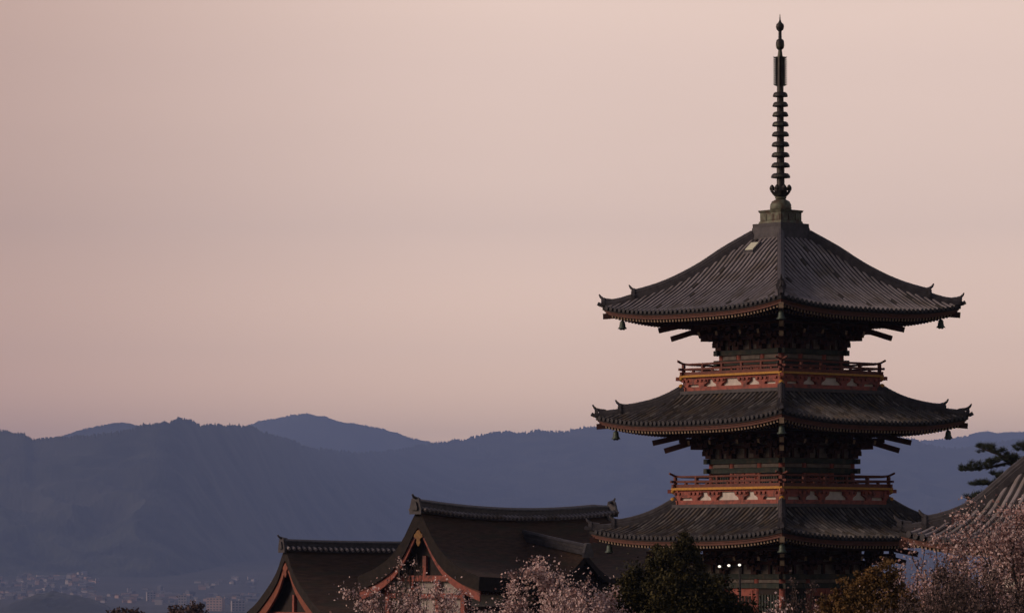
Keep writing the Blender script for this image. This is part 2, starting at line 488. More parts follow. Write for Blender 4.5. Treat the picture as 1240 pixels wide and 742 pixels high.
def square_roof(parent, name, A, a0, prof, lift, abreak, tmat, pitch=0.29, faces=(0, 1, 2, 3), rr=0.074, closed_top=True, seed=1, hip_end=None, rafters=True, eave_t=0.15, pale=0.02, stain=0.025):
    """A hipped square roof with round-tile rolls, corner ridges, eave boards and rafters."""
    rnd = random.Random(seed)
    def surf(k, a, t):
        s = min(1.0, abs(t) / max(a, 1e-6))
        q = max(0.0, (a - a0) / (A - a0))
        return fpt(k, a, t, smooth_tab(prof, a) + lift * q ** 2.2 * s ** 3)
    mb = MB()
    for k in faces:
        mb.grid(16, 30, lambda u, v, k=k: surf(k, a0 + (A - a0) * u, (2 * v - 1) * (a0 + (A - a0) * u)), 0)
        # tile edge along the eave
        mb.grid(1, 30, lambda u, v, k=k: surf(k, A, (2 * v - 1) * A) - Vector((0, 0, u * eave_t)) - (fpt(k, 1, 0, 0) * 0.0), 0)
        # closing board under the tiles
        mb.grid(6, 30, lambda u, v, k=k: surf(k, A - u * (A - a0) * 0.9, (2 * v - 1) * (A - u * (A - a0) * 0.9)) - Vector((0, 0, eave_t + 0.0)), 0, flip=True)
    roof = mb.build(name, [M['tile_pan'], M['eave_tile']], parent, smooth=True)
    # rolls
    mb = MB()
    n = int((A - 0.12) / pitch)
    for k in faces:
        for j in range(-n, n + 1):
            t = j * pitch
            a_s = max(a0 + 0.02, abs(t) + 0.03)
            if A - a_s < 0.25: continue
            ns = max(3, int((A - a_s) / 0.33))
            o = len(mb.v)
            lat = fpt(k, 0, 1, 0)
            jit = rnd.uniform(-0.02, 0.02)
            for i in range(ns + 1):
                a = a_s + (A + 0.05 - a_s) * i / ns
                p = surf(k, min(a, A), t + jit)
                if a > A: p = p + fpt(k, a - A, 0, 0)
                wob = rnd.uniform(-0.013, 0.013)
                for cx, cz in HALF_ROLL:
                    mb.v.append(tuple(p + lat * (cx * rr + wob) + Vector((0, 0, cz * rr * 0.95 + 0.004))))
                # last ring gets an end disc
            for i in range(ns):
                u_ = rnd.random(); ti = 2 if u_ < pale else 3 if u_ < pale + stain else 0
                for q in range(4):
                    b = o + i * 5 + q
                    mb.face((b, b + 5, b + 6, b + 1), ti)
            # round end tile
            p = surf(k, A, t + jit) + fpt(k, 0.06, 0, 0.01)
            out = fpt(k, 1, 0, 0)
            oc = len(mb.v)
            for s_ in (0.0, 0.03):
                for q in range(8):
                    an = 2 * math.pi * q / 8
                    mb.v.append(tuple(p + out * s_ + lat * (math.cos(an) * rr * 1.3) + Vector((0, 0, math.sin(an) * rr * 1.3))))
            for q in range(8):
                b = (q + 1) % 8
                mb.face((oc + q, oc + b, oc + 8 + b, oc + 8 + q), 1)
            mb.face([oc + 8 + q for q in range(8)], 1)
    mb.build('tile_rolls', [tmat, M['eave_tile'], M['pale_tile'], M['stained_tile']], roof, smooth=False)
    # corner ridges
    for k in range(4):
        dv = (cpt(k, 1, 0)).normalized()
        def cl(a): return surf(k, a, a)
        hi_prof = [(-0.17, -0.1), (0.17, -0.1), (0.17, 0.14), (0.13, 0.16), (0.13, 0.24), (0.10, 0.27), (0.08, 0.34), (0.0, 0.38), (-0.08, 0.34), (-0.10, 0.27), (-0.13, 0.24), (-0.13, 0.16), (-0.17, 0.14)]
        lo_prof = [(-0.14, -0.08), (0.14, -0.08), (0.14, 0.1), (0.10, 0.13), (0.08, 0.22), (0.0, 0.26), (-0.08, 0.22), (-0.10, 0.13), (-0.14, 0.1)]
        mb = MB()
        na = 14
        path = []
        for i in range(na + 1):
            a = a0 + (abreak - a0) * i / na
            path.append(cl(a) + Vector((0, 0, 0.06 * (i / na) ** 6)))
        mb.sweep(path, hi_prof)
        rg = mb.build('corner_ridge', M['ridge_tile'], roof)
        # outer, lower ridge
        mb = MB()
        path = [cl(abreak - 0.1 + (A - 0.08 - abreak + 0.1) * i / 8) + Vector((0, 0, 0.1 * (i / 8) ** 5)) for i in range(9)]
        mb.sweep(path, lo_prof)
        # corner-most tile
        e = cl(A - 0.1); mb.tube([e + Vector((0, 0, 0.02)), e + dv * 0.22 + Vector((0, 0, 0.06)), e + dv * 0.36 + Vector((0, 0, 0.13))], 0.09, 8)
        mb.build('outer_ridge', M['ridge_tile'], roof)
        # ogre tiles with horn at both ridge ends
        for a, h0, sc_, hz_ in ((abreak, 0.06, 0.86, 0.33), (A - 0.08, 0.1, 0.62, 0.21)):
            mb = MB()
            b = cl(a) + Vector((0, 0, h0))
            sd_ = dv.cross(Vector((0, 0, 1)))
            poly = [(-0.24, -0.1), (0.24, -0.1), (0.27, 0.1), (0.2, 0.3), (0.14, 0.44), (0.0, 0.5), (-0.14, 0.44), (-0.2, 0.3), (-0.27, 0.1)]
            poly = [(u * sc_, v * sc_) for u, v in poly]
            mb.prism(poly, 0.0, 0.10, lambda u, v, t: b + sd_ * u + Vector((0, 0, v)) + dv * t)
            poly2 = [(u * 0.55, v * 0.6 + 0.06) for u, v in poly]
            mb.prism(poly2, 0.10, 0.17, lambda u, v, t: b + sd_ * u + Vector((0, 0, v)) + dv * t)
            hb = b + Vector((0, 0, hz_))
            mb.tube([hb - dv * 0.35 - Vector((0, 0, 0.03)), hb - dv * 0.05, hb + dv * 0.10 + Vector((0, 0, 0.05)), hb + dv * 0.20 + Vector((0, 0, 0.14)), hb + dv * 0.27 + Vector((0, 0, 0.26))], [0.07, 0.075, 0.07, 0.055, 0.03], 8)
            mb.build('ridge_end_tile', M['ridge_tile'], roof)
    # eave boards and rafters, a set per side
    for k in faces:
        mb = MB()
        def eav(t, da, dz): 
            tt = max(-(A - da), min(A - da, t)); p = surf(k, A, tt * A / (A - da)); return fpt(k, A - da, tt, p.z + dz)
        for (da, zt_, zb_, th) in ((0.06, -eave_t + 0.01, -eave_t - 0.07, 0.12), (0.11, -eave_t - 0.072, -eave_t - 0.19, 0.12)):
            L_ = A - da
            N = 28
            o = len(mb.v)
            for i in range(N + 1):
                t_ = -L_ + 2 * L_ * i / N
                for (d_, z_) in ((0, zt_), (0, zb_), (th, zb_), (th, zt_)):
                    q_ = eav(t_, da, z_); inn = fpt(k, -d_, 0, 0)
                    mb.v.append(tuple(q_ + inn))
            for i in range(N):
                for q in range(4):
                    a_, b_ = o + i * 4 + q, o + i * 4 + (q + 1) % 4
                    mb.face((a_, a_ + 4, b_ + 4, b_))
        mb.build('eave_board', M['fascia'], roof)
        if not rafters: continue
        mb = MB()
        sp = 0.205
        nr = int((A - 0.3) / sp)
        for j in range(-nr, nr + 1):
            t_ = (j + 0.5) * sp
            if abs(t_) > A - 0.3: continue
            e = eav(t_, 0.2, -eave_t - 0.26)
            ai = max(A - 1.9, abs(t_))
            inn = fpt(k, ai - (A - 0.2), 0, (A - 0.2 - ai) * 0.22)
            if (A - 0.2) - ai > 0.12:
                mb.beam(e + inn, e, 0.095, 0.12, 0, 1)
            # base rafters, one step in and below
            ao = A - 1.35
            if abs(t_) < ao - 0.1:
                ai = max(A - 3.6, abs(t_), 0.8)
                e2 = eav(t_, 0.2, -eave_t - 0.26) + fpt(k, -1.15, 0, 1.15 * 0.12 - 0.09)
                inn = fpt(k, ai - ao, 0, (ao - ai) * 0.3)
                mb.beam(e2 + inn, e2, 0.1, 0.13, 0, 1)
        # boards above the rafters
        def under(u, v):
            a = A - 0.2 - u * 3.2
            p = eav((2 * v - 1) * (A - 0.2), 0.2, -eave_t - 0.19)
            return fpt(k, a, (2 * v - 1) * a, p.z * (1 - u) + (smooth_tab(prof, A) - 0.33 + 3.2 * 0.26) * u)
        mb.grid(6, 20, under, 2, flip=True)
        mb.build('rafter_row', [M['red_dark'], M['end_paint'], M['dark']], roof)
    # hip rafters at the corners
    for k in range(4):
        if not rafters: continue
        mb = MB()
        c1 = surf(k, A, A).z
        dv = cpt(k, 1, 0).normalized()
        p0 = cpt(k, A - 2.4, c1 - eave_t - 0.30 + 0.25); p1 = cpt(k, A - 0.02, c1 - eave_t - 0.30)
        mb.beam(p0, p1, 0.22, 0.26, 0, 1)
        mb.beam(cpt(k, A - 3.4, c1 - eave_t - 0.42 + 0.35), cpt(k, A - 1.35, c1 - eave_t - 0.40), 0.22, 0.28, 0, 1)
        mb.build('hip_rafter', [M['red_dark'], M['end_paint']], roof)
    return roof, surf

def P(*pts): return [(a, Z(y)) for a, y in pts]
# third (top) roof
prof3 = P((0.85, 287), (1.817, 307.5), (2.475, 324.3), (3.13, 338.8), (3.79, 351.5), (4.455, 362), (4.91, 368.5), (5.3, 374.5), (5.93, 382))
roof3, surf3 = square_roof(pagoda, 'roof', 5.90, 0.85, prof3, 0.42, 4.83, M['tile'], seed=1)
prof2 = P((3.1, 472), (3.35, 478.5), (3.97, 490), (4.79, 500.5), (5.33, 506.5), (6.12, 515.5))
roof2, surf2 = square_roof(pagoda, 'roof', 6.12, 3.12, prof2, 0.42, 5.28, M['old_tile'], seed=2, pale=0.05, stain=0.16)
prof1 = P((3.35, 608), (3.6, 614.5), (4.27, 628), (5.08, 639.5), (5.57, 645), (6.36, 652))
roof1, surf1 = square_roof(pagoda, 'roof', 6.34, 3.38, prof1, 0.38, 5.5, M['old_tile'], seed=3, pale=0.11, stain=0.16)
tag(roof3, 'top roof of paler grey tile rows with a pale hatch'); tag(roof2, 'middle roof of dark weathered tiles'); tag(roof1, 'lowest roof of dark moss-stained tiles')
# hatch on the left face of the top roof
kL = min(range(4), key=lambda k: (Matrix.Rotation(PYAW, 3, 'Z') @ fpt(k, 1, 0, 0)).x + (Matrix.Rotation(PYAW, 3, 'Z') @ fpt(k, 1, 0, 0)).y)
mb = MB()
a_h, t_h = 1.62, 0.28
kR = [k for k in range(4) if (Matrix.Rotation(PYAW, 3, 'Z') @ fpt(k, 1, 0, 0)).y < 0 and k != kL][0]
latL = Matrix.Rotation(PYAW, 3, 'Z') @ fpt(kL, 0, 1, 0)
sgn = -1 if latL.x > 0 else 1
for (da, dt, th, mi) in ((0.27, 0.33, 0.14, 0), (0.20, 0.25, 0.17, 1)):
    vs = []
    for z_ in (0.0, th):
        for (u, v) in ((-1, -1), (1, -1), (1, 1), (-1, 1)):
            vs.append(surf3(kL, a_h + u * da, sgn * t_h + v * dt) + Vector((0, 0, z_)))
    mb.add(vs, [(0, 1, 2, 3), (4, 7, 6, 5), (0, 4, 5, 1), (1, 5, 6, 2), (2, 6, 7, 3), (3, 7, 4, 0)], mi)
mb.build('roof_hatch', [M['ridge_tile'], M['glass_hatch']], roof3)

# ---- storeys: body, columns, beams, brackets
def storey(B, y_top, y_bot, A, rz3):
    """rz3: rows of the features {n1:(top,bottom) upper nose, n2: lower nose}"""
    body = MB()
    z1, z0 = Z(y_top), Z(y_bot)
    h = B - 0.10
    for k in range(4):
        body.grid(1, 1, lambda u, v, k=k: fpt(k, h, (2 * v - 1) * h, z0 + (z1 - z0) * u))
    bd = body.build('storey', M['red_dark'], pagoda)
    # plaster zone behind the brackets
    zb = z1 + 2.0
    mb = MB()
    for k in range(4):
        mb.grid(1, 1, lambda u, v, k=k: fpt(k, h - 0.02, (2 * v - 1) * h, z1 - 0.02 + (zb - z1) * u))
    mb.build('bracket_wall', M['shaded_plaster'], bd)
    c3 = B * 0.38
    for k in range(4):
        for t_ in (-B + 0.09, -c3, c3):
            mb = MB()
            p = fpt(k, B - 0.09, t_, 0)
            mb.tube([(p.x, p.y, z0), (p.x, p.y, z1)], 0.15, 12)
            mb.build('column', M['red'], bd, smooth=True)
    def tie(y0, y1, m_, ext, wd=0.2, off=0.0):
        mb = MB()
        zt, zb_ = Z(y0), Z(y1)
        for k in range(4):
            a = B + off - 0.02 * (k % 2)
            e = B + ext
            dz = 0.003 * (k % 2)
            mb.box((0, 0, 0), (wd, 2 * e, zt - zb_ - dz), 0, 0, Matrix.Translation(fpt(k, a, 0, (zt + zb_) / 2)) @ Matrix.Rotation(ROT[k], 4, 'Z'))
        mb.build('tie_beam', m_, bd)
    tie(rz3['n1'][0], rz3['n1'][1], M['green'], 0.30)
    tie(rz3['n2'][0], rz3['n2'][1], M['green'], 0.30)
    # noses and white strips between the beams
    mb = MB()
    ws0, ws1 = Z(rz3['n1'][1] + 0.6), Z(rz3['n2'][0] - 0.6)
    for k in range(4):
        for (ta, tb) in ((-B + 0.22, -c3 - 0.16), (-c3 + 0.16, c3 - 0.16), (c3 + 0.16, B - 0.22)):
            mb.box((0, 0, 0), (0.05, tb - ta, ws0 - ws1), 0, 0, Matrix.Translation(fpt(k, B - 0.03, (ta + tb) / 2, (ws0 + ws1) / 2)) @ Matrix.Rotation(ROT[k], 4, 'Z'))
    mb.build('plaster_strip', M['shaded_plaster'], bd)
    # doors in the middle bay, lattice windows in the side bays
    zt = Z(rz3['n2'][1])
    for k in range(4):
        mb = MB()
        Mx = Matrix.Translation(fpt(k, B - 0.05, 0, 0)) @ Matrix.Rotation(ROT[k], 4, 'Z')
        hw = c3 - 0.15
        mb.box((0, 0, (zt + z0) / 2), (0.08, 2 * hw, zt - z0), 0, 0, Mx)
        for r_ in (-1, 1):
            mb.box((0.06, r_ * hw * 0.5, (zt + z0) / 2), (0.06, hw * 0.86, (zt - z0) * 0.94), 0, 0, Mx)
            for i in range(3):
                for j in range(2):
                    mb.box((0.10, r_ * hw * 0.5 + (i - 1) * hw * 0.25, z0 + (zt - z0) * (0.62 + 0.2 * j)), (0.03, hw * 0.17, (zt - z0) * 0.11), 0, 1, Mx)
        mb.build('door', [M['red'], M['dark']], bd)
        for r_ in (-1, 1):
            mb = MB()
            w0, w1 = c3 + 0.16, B - 0.25
            mb.box((0.0, r_ * (w0 + w1) / 2, (zt + z0) / 2), (0.08, (w1 - w0), zt - z0), 0, 0, Mx)
            nb = 7
            for i in range(nb):
                mb.box((0.06, r_ * (w0 + (w1 - w0) * (i + 0.5) / nb), (zt + z0) / 2), (0.05, (w1 - w0) / nb * 0.55, (zt - z0) * 0.8), 0, 1, Mx)
            mb.build('lattice_window', [M['dark'], M['green']], bd)
    # bracket sets: three steps of arms, blocks and rails
    cols = (-B + 0.09, -c3, c3, B - 0.09)
    zs = [z1 + 0.10, z1 + 0.40, z1 + 0.70]
    offs = [0.10, 0.48, 0.86]
    for k in range(4):
        rz_ = Matrix.Rotation(ROT[k], 4, 'Z')
        def bx(mb, a, t_, z_, sa, st, sz, mi=0):
            mb.box((0, 0, 0), (sa, st, sz), 0, mi, Matrix.Translation(fpt(k, a, t_, z_)) @ rz_)
        for ci, t_ in enumerate(cols):
            mb = MB()
            bx(mb, B, t_, zs[0] - 0.02, 0.36, 0.36, 0.2)
            for st in range(3):
                a = B + offs[st]
                # arm out, with a hanging curved nose
                ln = offs[st] + 0.35
                mb.beam(fpt(k, B - 0.2, t_, zs[st] + 0.1), fpt(k, a + 0.16, t_, zs[st] + 0.12 + 0.001 * st), 0.15, 0.19)
                # cross arm
                bx(mb, a, t_, zs[st] + 0.17, 0.13, 0.86 if 0 < ci < 3 else 0.62, 0.15)
                for q in (-0.36, 0, 0.36):
                    bx(mb, a + 0.005, t_ + q * (1 if 0 < ci < 3 else 0.7), zs[st] + 0.285, 0.18, 0.17, 0.11)
            # tail rafter
            mb.beam(fpt(k, B + 0.2, t_, zs[2] + 0.34), fpt(k, B + 1.42, t_, zs[2] - 0.0), 0.14, 0.19, 0, 1)
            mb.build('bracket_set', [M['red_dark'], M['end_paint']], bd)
        # intermediate struts
        for t_ in (-(B + c3) / 2, 0, (B + c3) / 2):
            mb = MB()
            bx(mb, B - 0.06, t_, z1 + 0.22, 0.12, 0.14, 0.45)
            bx(mb, B - 0.05, t_, z1 + 0.48, 0.16, 0.2, 0.12)
            mb.build('strut', M['red_dark'], bd)
    mb = MB()
    for st in range(3):
        for k in range(4):
            a = B + offs[st]
            e = a + 0.2
            z_ = zs[st] + 0.40 + 0.003 * (k % 2)
            mb.box((0, 0, 0), (0.13, 2 * e, 0.13), 0, 0, Matrix.Translation(fpt(k, a, 0, z_)) @ Matrix.Rotation(ROT[k], 4, 'Z'))
    for k in range(4):
        a = B + 0.9
        mb.box((0, 0, 0), (0.2, 2 * a + 0.3, 0.42 - 0.006 * (k % 2)), 0, 0, Matrix.Translation(fpt(k, a, 0, z1 + 1.42)) @ Matrix.Rotation(ROT[k], 4, 'Z'))
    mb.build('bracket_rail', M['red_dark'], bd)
    # diagonal corner arms and the two tail rafters
    for k in range(4):
        mb = MB()
        for st in range(3):
            a = B + offs[st]
            mb.beam(cpt(k, B - 0.2, zs[st] + 0.1), cpt(k, a + 0.14, zs[st] + 0.12), 0.17, 0.22)
            e = cpt(k, a, zs[st] + 0.29)
            mb.box((0, 0, 0), (0.24, 0.24, 0.14), 0, 0, Matrix.Translation(e) @ Matrix.Rotation(ROT[k] + R(45), 4, 'Z'))
        mb.build('corner_bracket', M['red_dark'], bd)
        for (ao, yo, ai, yi) in rz3['tails']:
            mb = MB()
            mb.beam(cpt(k, ai, Z(yi)), cpt(k, ao, Z(yo)), 0.2, 0.25, 0, 1)
            mb.build('tail_rafter', [M['red_dark'], M['end_paint']], bd)
    return bd

storey(2.04, 424, 462, 5.9, dict(n1=(425, 431), n2=(437, 443), tails=((4.05, 400, 2.9, 391), (3.64, 410.5, 2.3, 395))))
storey(2.38, 555, 598, 6.12, dict(n1=(556, 562), n2=(567.5, 573.5), tails=((4.25, 536.5, 3.1, 527), (3.86, 546, 2.5, 531))))
storey(2.72, 694, 785, 6.34, dict(n1=(694, 700), n2=(705, 711), tails=((4.45, 671, 3.3, 662), (4.05, 681, 2.7, 667))))

# ---- balconies
def balcony(Bb, y_rail, y_mid, y_low, y_gold0, y_gold1, y_band, y_wh, y_base):
    z = Z
    mb = MB()
    for k in range(4):
        rz_ = Matrix.Rotation(ROT[k], 4, 'Z')
        # base beam and head beam
        for (y0, y1, e, m_) in ((y_wh, y_base, Bb - 0.06, 0), (y_gold1 + 0.02, y_band, Bb - 0.10, 0)):
            dz = 0.004 * (k % 2)
            mb.box((0, 0, 0), (0.24, 2 * e + (0.24 if k % 2 else 0.0) - 0.12, z(y0) - z(y1) - dz), 0, m_, Matrix.Translation(fpt(k, e - 0.12, 0, (z(y0) + z(y1)) / 2)) @ rz_)
    bal = mb.build('balcony', M['red'], pagoda)
    mb = MB()
    for k in range(4):
        mb.grid(1, 1, lambda u, v, k=k: fpt(k, Bb - 0.2, (2 * v - 1) * (Bb - 0.2), z(y_wh) + (z(y_band) - z(y_wh)) * u))
    mb.build('plaster_panel', M['white'], bal)
    # boat-shaped bracket arms
    H = z(y_band) - z(y_wh)
    for k in range(4):
        for s_, wt, wb in ((-0.96, 0.5, 0.3), (-0.60, 0.42, 0.16), (-0.25, 0.40, 0.16), (0.25, 0.40, 0.16), (0.60, 0.42, 0.16), (0.96, 0.5, 0.3)):
            mb = MB()
            c = s_ * Bb
            L0 = max(-Bb + 0.1, c - wt); R0 = min(Bb - 0.1, c + wt)
            poly = [(max(L0, c - wb), 0.0), (min(R0, c + wb), 0.0), (min(R0, c + wb + 0.02), 0.12 * H)]
            for q in range(1, 6):
                f = q / 5
                poly.append((min(R0, c + wb + (wt - wb) * (f ** 1.6)), (0.15 + 0.42 * f) * H))
            poly += [(R0, H), (L0, H)]
            for q in range(5, 0, -1):
                f = q / 5
                poly.append((max(L0, c - wb - (wt - wb) * (f ** 1.6)), (0.15 + 0.42 * f) * H))
            poly.append((max(L0, c - wb - 0.02), 0.12 * H))
            mb.prism(poly, Bb - 0.21, Bb - 0.06 - 0.004 * (k % 2), lambda u, v, t, k=k: fpt(k, t, u, z(y_wh) + v))
            # little bearing blocks
            for q in (-0.28, 0, 0.28):
                if abs(c + q) < Bb - 0.12:
                    mb.box((0, 0, 0), (0.16, 0.15, H * 0.28), 0, 0, Matrix.Translation(fpt(k, Bb - 0.06, c + q, z(y_band) - H * 0.16)) @ Matrix.Rotation(ROT[k], 4, 'Z'))
            mb.build('bracket_arm', M['red'], bal)
        for s_ in (-1, 1):
            mb = MB()
            cc = s_ * 0.78 * Bb
            mb.prism([(cc - 0.32, 0.34 * H), (cc + 0.32, 0.34 * H), (cc + 0.32, H), (cc - 0.32, H)], Bb - 0.205, Bb - 0.075, lambda u, v, t, k=k: fpt(k, t, u, z(y_wh) + v))
            mb.build('side_board', M['red'], bal)
        mb = MB()
        mb.box((0, 0, 0), (0.16, 2 * Bb + 0.18 - 0.3 * (k % 2), 0.16 - 0.004 * (k % 2)), 0, 0, Matrix.Translation(fpt(k, Bb + 0.06, 0, z(y_base) - 0.02)) @ Matrix.Rotation(ROT[k], 4, 'Z'))
        mb.build('base_tile_course', M['ridge_tile'], bal)
        # gold edge of the floor
        mb = MB()
        dz = 0.003 * (k % 2)
        mb.box((0, 0, 0), (0.10, 2 * Bb + (0.1 if k % 2 else -0.1), z(y_gold0) - z(y_gold1) - dz), 0, 0, Matrix.Translation(fpt(k, Bb, 0, (z(y_gold0) + z(y_gold1)) / 2)) @ Matrix.Rotation(ROT[k], 4, 'Z'))
        mb.build('gold_trim', M['gold'], bal)
    # floor
    mb = MB()
    mb.box((0, 0, z(y_gold0) - 0.06), (2 * Bb - 0.1, 2 * Bb - 0.1, 0.05))
    mb.build('balcony_floor', M['red_dark'], bal)
    # projecting corner noses with gold caps
    for k in range(4):
        mb = MB()
        zz = z(y_gold1) - 0.06
        mb.beam(cpt(k, Bb - 0.5, zz), cpt(k, Bb + 0.16, zz), 0.18, 0.17)
        mb.build('corner_nose', M['red'], bal)
        mb = MB()
        d = cpt(k, 1, 0).normalized()
        for yy in (y_gold1 + 1.5, y_wh - 1.0):
            p = cpt(k, Bb - 0.02, z(yy)); mb.lathe([(0.02, -0.12), (0.11, -0.08), (0.13, 0.0), (0.11, 0.08), (0.02, 0.12)], 10, p)
        mb.build('corner_cap', M['gold'], bal, smooth=True)
    # railing per side
    for k in range(4):
        mb = MB()
        a = Bb - 0.10
        dk = 0.006 * (k % 2)
        e = a + 0.30
        zl, zm, zt = z(y_low) + dk, z(y_mid) + dk, z(y_rail) + dk
        mb.beam(fpt(k, a, -e + 0.1, zl), fpt(k, a, e - 0.1, zl), 0.12, 0.16)
        mb.beam(fpt(k, a, -e, zm), fpt(k, a, e, zm), 0.09, 0.10)
        pts = []
        for i in range(21):
            u = -1 + 2 * i / 20
            pts.append(fpt(k, a, u * (e + 0.08), zt + 0.16 * max(0, (abs(u) - 0.82) / 0.18) ** 2))
        mb.tube(pts, 0.05, 8)
        n = 6
        for i in range(n):
            t_ = -a + 2 * a * i / (n - 1)
            if i in (0, n - 1):
                if i == n - 1: continue
            mb.beam(fpt(k, a, t_, zl - 0.08), fpt(k, a, t_, zt), 0.13 if i == 0 else 0.11, 0.13 if i == 0 else 0.11, up=(1, 0, 0))
        for i in range(n - 1):
            t_ = -a + 2 * a * (i + 0.5) / (n - 1)
            mb.beam(fpt(k, a, t_, zl), fpt(k, a, t_, zm), 0.11, 0.09, up=(1, 0, 0))
        mb.build('railing', M['rail_red'], bal)
    return bal

b3 = balcony(3.32, 441.5, 447.3, 452.8, 454.6, 457.2, 460, 469, 475.5)
b2 = balcony(3.60, 577.5, 583.3, 588.6, 590.6, 593.4, 596, 606, 612.5)
tag(b3, 'upper balcony'); tag(b2, 'lower balcony, brighter red with whiter panels')

# ---- spire
zt = Z
mb = MB()
hs = 27 / S / math.sqrt(2)
def sq(mb, hs0, hs1, y0, y1, mi=0):
    vs = []
    for h_, y_ in ((hs0, y0), (hs1, y1)):
        vs += [(-h_, -h_, Z(y_)), (h_, -h_, Z(y_)), (h_, h_, Z(y_)), (-h_, h_, Z(y_))]
    mb.add(vs, [(3, 2, 1, 0), (4, 5, 6, 7), (0, 1, 5, 4), (1, 2, 6, 5), (2, 3, 7, 6), (3, 0, 4, 7)], mi)
sq(mb, hs * 0.93, hs * 0.93, 269.5, 257.5)
sq(mb, hs * 0.97, hs * 1.03, 257.4, 254.6)
sq(mb, hs * 1.0, hs * 0.98, 271.0, 268.0)
for k in range(4):       # raised panels on the box
    for t_ in (-0.45, 0, 0.45):
        mb.box((0, 0, 0), (0.03, 0.36, 0.30), 0, 0, Matrix.Translation(fpt(k, hs * 0.93 + 0.012, t_ * hs * 1.35, Z(263))) @ Matrix.Rotation(ROT[k], 4, 'Z'))
spire = mb.build('spire', M['verdigris'], pagoda)
mb = MB()
sq(mb, 0.93, 0.93, 276, 271.0)
sq(mb, 1.02, 0.95, 290, 276.02)
mb.build('roof_cap', M['ridge_tile'], spire)
mb = MB()
r_ = 13.2 / S
mb.lathe([(r_ * 0.98, Z(254.5)), (r_ * 1.0, Z(252)), (r_ * 0.97, Z(247.5)), (r_ * 0.82, Z(243.5)), (r_ * 0.55, Z(241.5)), (0.2, Z(240.5)), (0.28, Z(239.5)), (0.22, Z(237))], 28)
mb.build('inverted_bowl', M['verdigris'], spire, smooth=True)
mb = MB()
mb.lathe([(0.24, Z(241)), (0.19, Z(236)), (0.185, Z(205)), (0.165, Z(150)), (0.155, Z(103)), (0.12, Z(66)), (0.085, Z(58)), (0.075, Z(30))], 14)
mb.build('shaft', M['bronze'], spire, smooth=True)
for i in range(8):       # petals
    mb = MB()
    an = 2 * math.pi * (i + 0.5) / 8
    d = Vector((math.cos(an), math.sin(an), 0)); s_ = Vector((-math.sin(an), math.cos(an), 0))
    pts = [(0.2, 239, 0.10), (0.36, 234.5, 0.15), (0.46, 231, 0.14), (0.455, 228, 0.13), (0.37, 226.5, 0.10)]
    o = len(mb.v)
    for r0, y_, wd in pts:
        for q in (-1, 0, 1):
            for th in (0, 0.025):
                mb.v.append(tuple(d * (r0 + th - 0.03 * abs(q)) + s_ * (q * wd) + Vector((0, 0, Z(y_)))))
    for a_ in range(len(pts) - 1):
        for q in range(2):
            b_ = o + a_ * 6 + q * 2
            mb.face((b_, b_ + 2, b_ + 8, b_ + 6)); mb.face((b_ + 1, b_ + 7, b_ + 9, b_ + 3))
        for q in (0, 2):
            b_ = o + a_ * 6 + q * 2
            mb.face((b_, b_ + 6, b_ + 7, b_ + 1))
    c_ = d * 0.43 + Vector((0, 0, Z(227.5)))
    mb.lathe([(0.02, -0.13), (0.10, -0.08), (0.125, 0.0), (0.09, 0.09), (0.03, 0.16)], 8, c_)
    mb.build('lotus_petal', M['bronze'], spire, smooth=False)
ys_r = [113, 125, 137, 149, 161.2, 173.6, 186.4, 199, 212]
for i, y_ in enumerate(ys_r):
    mb = MB()
    ro = (9.2 + 2.6 * i / 8) / S
    mb.lathe([(0.14, Z(y_ + 2.4)), (ro * 0.98, Z(y_ + 2.6)), (ro, Z(y_ + 1.8)), (ro * 0.97, Z(y_ + 0.4)), (ro * 0.86, Z(y_ - 1.8)), (ro * 0.74, Z(y_ - 2.7)), (0.16, Z(y_ - 2.9))], 24)
    mb.build('ring', M['bronze'], spire, smooth=False)
for i in range(4):       # openwork flame plates
    mb = MB()
    an = math.pi / 2 * i + R(45) * 0 - PYAW
    d = Vector((math.cos(an), math.sin(an), 0)); s_ = Vector((-math.sin(an), math.cos(an), 0))
    mb.beam(d * 0.13 + Vector((0, 0, Z(102.5))), d * 0.13 + Vector((0, 0, Z(66.5))), 0.07, 0.17, up=(d.x, d.y, 0.001))
    for j in range(13):
        zz = Z(102.5 - j * 2.75)
        mb.prism([(0.17, -0.01), (0.29, 0.045), (0.335, 0.12), (0.28, 0.10), (0.17, 0.078)], -0.045, 0.045, lambda u, v, t: d * u + s_ * t + Vector((0, 0, zz + v)))
    mb.build('flame_plate', M['bronze'], spire)
mb = MB()
mb.lathe([(0.085, Z(58.5)), (0.17, Z(56.5)), (0.195, Z(53.5)), (0.195, Z(49.5)), (0.17, Z(46.5)), (0.08, Z(44.8))], 16)
mb.build('dragon_wheel', M['bronze'], spire, smooth=True)
mb = MB()
mb.lathe([(0.06, Z(36)), (0.16, Z(33.5)), (0.195, Z(30)), (0.17, Z(27)), (0.08, Z(24.8)), (0.035, Z(22)), (0.012, Z(14.5))], 16)
mb.build('sacred_jewel', M['bronze'], spire, smooth=True)

# ---- plinth and steps below the frame
mb = MB()
mb.box((0, 0, 0.3), (9.0, 9.0, 0.7))
mb.build('stone_plinth', mat('grey_stone', (0.22, 0.21, 0.19), (0.16, 0.15, 0.14), 3.0, 0.9), pagoda)
